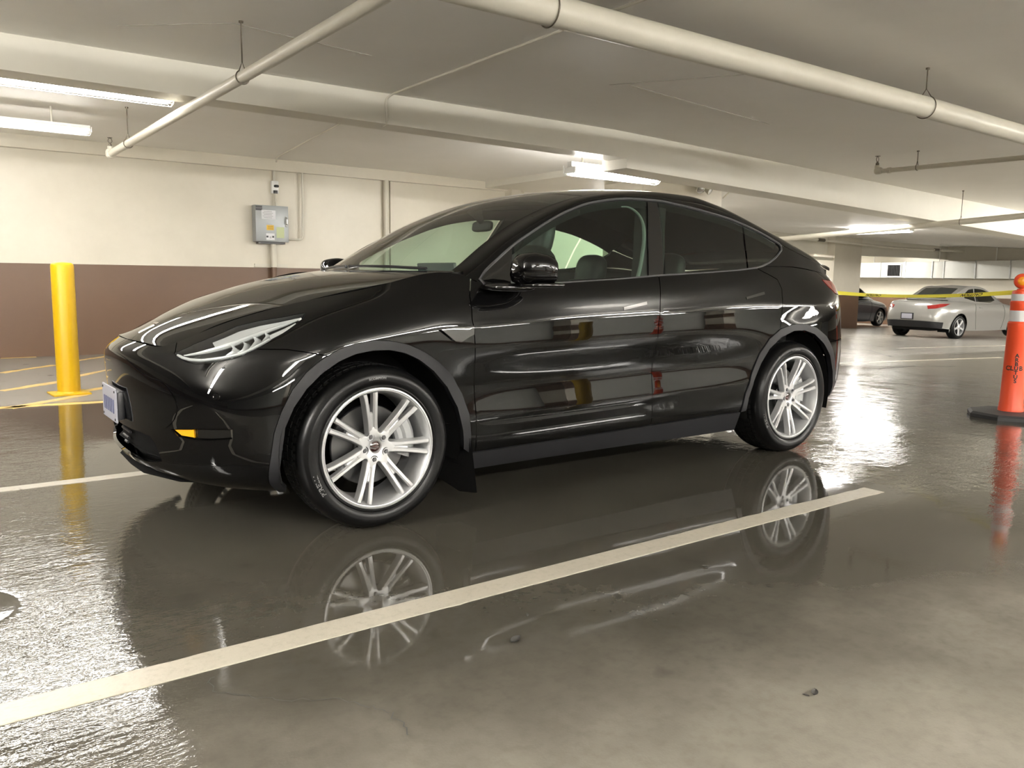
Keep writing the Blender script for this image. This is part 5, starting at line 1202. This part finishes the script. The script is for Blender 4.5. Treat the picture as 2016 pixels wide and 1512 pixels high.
def parked_car(name, label, paint, lines, gh, wb, rw, loc, rz, lamps, side_win, front_win, rear_win, seams, plate=None, handles=()):
    car = thing(name, label, 'car', loc, rz)
    L = np.array(lines, float); c = L[1]; U = np.concatenate([[0], np.cumsum(np.linalg.norm(np.diff(c, axis=0), axis=1))])
    V = np.array([0, .30, .55, .72, .95, 1.6])[:len(L)]; nu, nv = 240, 60; uu, vv = np.linspace(0, U[-1], nu), np.linspace(0, V[-1], nv)
    R = np.stack([cspline(U, q, uu, True) for q in L]); G = cspline(V, R.reshape(len(L), -1), vv).reshape(nv, nu, 3); G[..., 1] *= -1
    B = Grid(uu, vv, G); inv = lambda P: B.invert(P, XYZ)
    def yof(x, z): return float(B.at(B.invert([(x, z)], XZ, umin=.6, umax=U[-1]-.6))[0, 1])
    ra = rw+.045
    def arch(xc, r):
        return [(xc+r*math.cos(a), rw+r*math.sin(a)) for a in np.linspace(math.radians(-24), math.radians(204), 26)][::-1]
    def uv2(P): return [tuple(q) for q in B.invert(P, XZ, umin=.3, umax=U[-1]-.3)]
    a1, a2 = uv2(arch(0, ra)), uv2(arch(wb, ra))
    bot = [(0, .02)]+[(u, .02) for u in np.linspace(.1, a1[0][0], 5)]+a1+[(u, .02) for u in np.linspace(a1[-1][0]+.02, a2[0][0]-.02, 10)]+a2+[(u, .02) for u in np.linspace(a2[-1][0], U[-1], 6)]
    holes = [inv(l) for l, m in lamps]
    kw = dict(step=.07, ds=.04)
    patch('body', B, bot+[(U[-1], V[-1]-.01)]+[(u, V[-1]-.01) for u in np.linspace(U[-1], 0, 30)][1:], paint, car, holes=holes, join=True, gap=0, thick=.012, **kw)
    for l, m in lamps: patch('tail_light' if m == 'red_lens' else 'head_light', B, inv(l), MATS[m], car, gap=.003, off=.004, thick=.015, step=.05, ds=.03)
    # greenhouse
    g = np.array(gh, float); t = np.arange(g.shape[1]); us, vs = np.linspace(0, t[-1], 70), np.linspace(0, 3, 34)
    RR = np.stack([cspline(t, q, us) for q in g]); GG = cspline(np.arange(4), RR.reshape(4, -1), vs).reshape(34, 70, 3); GG[..., 1] *= -1
    GH = Grid(us, vs, GG); T_ = t[-1]
    patch('roof', GH, [(0, 0), (T_, 0), (T_, 3), (0, 3)], paint, car, join=True, gap=0, thick=.01, step=.25, ds=.2, holes=[w_ for w_ in side_win]+[front_win, rear_win][:0])
    for w_ in side_win: patch('side_window', GH, w_, MATS['far_glass'], car, gap=.01, off=-.004, thick=0, step=.2, ds=.1)
    for nm, w_ in (('windscreen', front_win), ('rear_window', rear_win)): patch(nm, GH, w_, MATS['dark_glass'], car, gap=0, off=.004, thick=.004, step=.2, ds=.1, join=True)
    # dark underside, liners, lower valance, seats seen through the glass
    x0, x1 = L[0][0][0], L[0][-1][0]; b = MB(); b.box(((x0+x1)/2, 0, .30), (x1-x0-.25, 1.1, .16)); b.build('underbody', MATS['inner_dark'], car)
    for xc in (0, wb): b = MB(); b.lathe([(ra, -.82), (ra, -.5), (.05, -.5)], 28, (xc, 0, rw), 'y', -.4, math.pi+.4); pair(b, 'wheel_liner', MATS['inner_dark'], car)
    patch('lower_valance', B, [(u, .215 if u > U[-1]-1.1 else .02+.10) for u in np.linspace(U[-1]-.95, U[-1], 12)]+[(U[-1], .0), (U[-1]-.95, .0)], MATS['cladding'], car, join=True, off=.006, thick=.02, gap=0, step=.08, ds=.05)
    for xs_, ys_ in ((1.35, .36), (1.35, -.36), (2.05, .34), (2.05, -.34)):
        b = MB(); b.blob((xs_, ys_, .84), (.16, .46, .62), 3, 16, Matrix.Rotation(math.radians(15), 3, 'Y')); b.blob((xs_+.10, ys_, 1.17), (.10, .24, .18), 3, 14); b.build('seat', MATS['seat_black'], car)
    for P in seams:
        q = resample(B.invert(P, XZ, umin=.6, umax=U[-1]-.5), .05, False); p = B.at(q)+B.normal(q)*.001; b = MB(); b.tube([tuple(v) for v in p], .004, 5); pair(b, 'door_seam', MATS['inner_dark'], car)
    for P in handles: b = MB(); y = yof(*P); b.blob((P[0], y-.012, P[1]), (.17, .035, .030), 3, 14); pair(b, 'door_handle', paint, car)
    if plate:
        b = MB(); b.box(plate, (.02, .36, .17)); f = b.build('plate_frame', MATS['satin_black'], car, smooth=False); b = MB(); b.box((plate[0]+.012, 0, plate[2]), (.006, .305, .13)); b.build('licence_plate', MATS['plate_white'], f, smooth=False)
    for xc, k5 in ((0, 12), (wb, 40)): far_wheel(car, (xc, -.895, rw), False, k5); far_wheel(car, (xc, .895, rw), True, k5)
    return car
coupe = [
 [(-.90,0,.22),(-.85,.5,.22),(-.6,.78,.2),(0,.86,.19),(.6,.85,.18),(1.3,.85,.18),(2.1,.85,.19),(2.75,.86,.22),(3.3,.80,.27),(3.52,.66,.30),(3.62,.35,.31),(3.64,0,.31)],
 [(-.95,0,.45),(-.90,.5,.45),(-.66,.82,.45),(0,.905,.48),(.6,.90,.48),(1.3,.895,.48),(2.1,.90,.5),(2.75,.91,.52),(3.3,.85,.53),(3.57,.68,.54),(3.69,.36,.55),(3.72,0,.55)],
 [(-.92,0,.62),(-.86,.5,.64),(-.58,.80,.68),(0,.90,.74),(.6,.905,.76),(1.3,.905,.78),(2.1,.905,.80),(2.75,.905,.82),(3.3,.83,.80),(3.54,.67,.77),(3.66,.36,.76),(3.69,0,.76)],
 [(-.85,0,.70),(-.78,.48,.72),(-.5,.72,.78),(0,.80,.85),(.6,.85,.89),(1.3,.865,.91),(2.1,.855,.94),(2.75,.82,.97),(3.3,.74,.965),(3.50,.62,.945),(3.60,.34,.94),(3.62,0,.94)],
 [(-.6,0,.77),(-.55,.3,.78),(-.35,.5,.83),(0,.62,.89),(.55,.72,.95),(1.3,.72,.95),(2.1,.70,.985),(2.75,.66,1.015),(3.2,.58,1.015),(3.40,.48,1.005),(3.48,.28,1.005),(3.50,0,1.005)],
 [(-.3,0,.86),(-.27,.01,.865),(-.1,.012,.90),(.1,.015,.92),(.5,.015,.97),(1.3,.015,.95),(2.1,.015,.99),(2.7,.015,1.035),(3.0,.015,1.035),(3.2,.012,1.025),(3.3,.01,1.02),(3.38,0,1.015)]]
coupe_gh = [
 [(.45,.74,.95),(.8,.80,.93),(1.2,.83,.93),(1.7,.83,.94),(2.2,.80,.965),(2.6,.73,.995),(2.9,.64,1.02)],
 [(.55,.71,1.0),(.95,.66,1.20),(1.25,.63,1.31),(1.7,.62,1.355),(2.1,.62,1.32),(2.45,.61,1.21),(2.88,.60,1.04)],
 [(.58,.66,1.01),(1.0,.58,1.25),(1.3,.54,1.375),(1.7,.53,1.415),(2.1,.53,1.38),(2.42,.54,1.25),(2.86,.54,1.045)],
 [(.35,0,.97),(.85,0,1.25),(1.2,0,1.40),(1.7,0,1.44),(2.15,0,1.40),(2.5,0,1.26),(2.88,0,1.05)]]
th = math.pi-math.radians(5)
def root_for(px, py, wb, hw, th_): c_, s_ = math.cos(th_), math.sin(th_); return (px-(wb*c_-hw*s_), py-(wb*s_+hw*c_))
rx, ry = root_for(21.1, 6.68, 2.75, .87, th)
parked_car('convertible_car', 'silver two-door car with red tail lamps seen from behind, beyond the caution tape', MATS['silver_paint'], coupe, coupe_gh, 2.75, .322, (rx, ry, -.40), th,
 [([(3.10,-.82,.955),(3.42,-.70,.935),(3.58,-.46,.885),(3.60,-.50,.80),(3.50,-.67,.815),(3.30,-.80,.88)], 'red_lens'), ([(-.50,-.76,.74),(-.74,-.56,.68),(-.80,-.50,.64),(-.66,-.74,.64)], 'lens_clear')],
 [[(1.05,.30),(1.25,.92),(2.0,.98),(3.05,.97),(3.35,.10),(2.0,.08)], [(3.42,.10),(3.16,.95),(3.75,.92),(4.45,.55),(4.35,.30)]], [(.35,2.15),(2.0,2.15),(2.0,3.0),(.2,3.0)], [(4.35,2.20),(5.85,2.2),(5.85,3.0),(4.3,3.0)],
 [[(.62,.90),(.60,.60),(.66,.24)], [(2.02,.93),(2.06,.70),(1.98,.40),(1.90,.24)]], (3.725, 0, .60), [(1.80, .84)])
van_gh = [
 [(.25,.74,.98),(.7,.82,1.0),(1.2,.86,1.01),(1.8,.86,1.02),(2.4,.85,1.04),(3.0,.80,1.06),(3.45,.66,1.06)],
 [(.40,.72,1.03),(.85,.70,1.27),(1.25,.68,1.42),(1.8,.67,1.48),(2.4,.67,1.46),(3.0,.66,1.37),(3.42,.62,1.12)],
 [(.42,.66,1.04),(.90,.60,1.32),(1.3,.57,1.48),(1.8,.56,1.54),(2.4,.56,1.53),(3.0,.56,1.43),(3.44,.56,1.13)],
 [(.15,0,1.0),(.75,0,1.34),(1.2,0,1.51),(1.8,0,1.57),(2.4,0,1.56),(3.05,0,1.45),(3.5,0,1.14)]]
van = [[(x, y, z*(1 if k < 2 else 1.06)) for x, y, z in l] for k, l in enumerate(coupe)]
th2 = math.pi
rx, ry = 27.55, 12.62+.87
parked_car('hatchback_car', 'dark blue-grey car half hidden between the far column and the silver car', MATS['navy_paint'], van, van_gh, 2.75, .322, (rx, ry, TF(27)), th2,
 [([(3.25,-.80,.99),(3.42,-.70,.985),(3.56,-.50,.96),(3.60,-.50,.86),(3.50,-.67,.87),(3.30,-.80,.93)], 'red_lens')],
 [[(.95,.25),(1.25,.95),(2.0,.97),(2.9,.97),(3.0,.10),(2.0,.08)], [(3.08,.10),(3.0,.96),(3.6,.95),(4.6,.80),(4.7,.15)]], [(.35,2.15),(2.0,2.15),(2.0,3.0),(.2,3.0)], [(5.1,2.20),(5.85,2.2),(5.85,3.0),(5.1,3.0)],
 [[(.62,.96),(.60,.60),(.66,.24)], [(1.72,.98),(1.74,.70),(1.70,.24)], [(2.62,1.0),(2.5,.75),(2.42,.60)]], None, [(1.50, .90), (2.35, .93)])
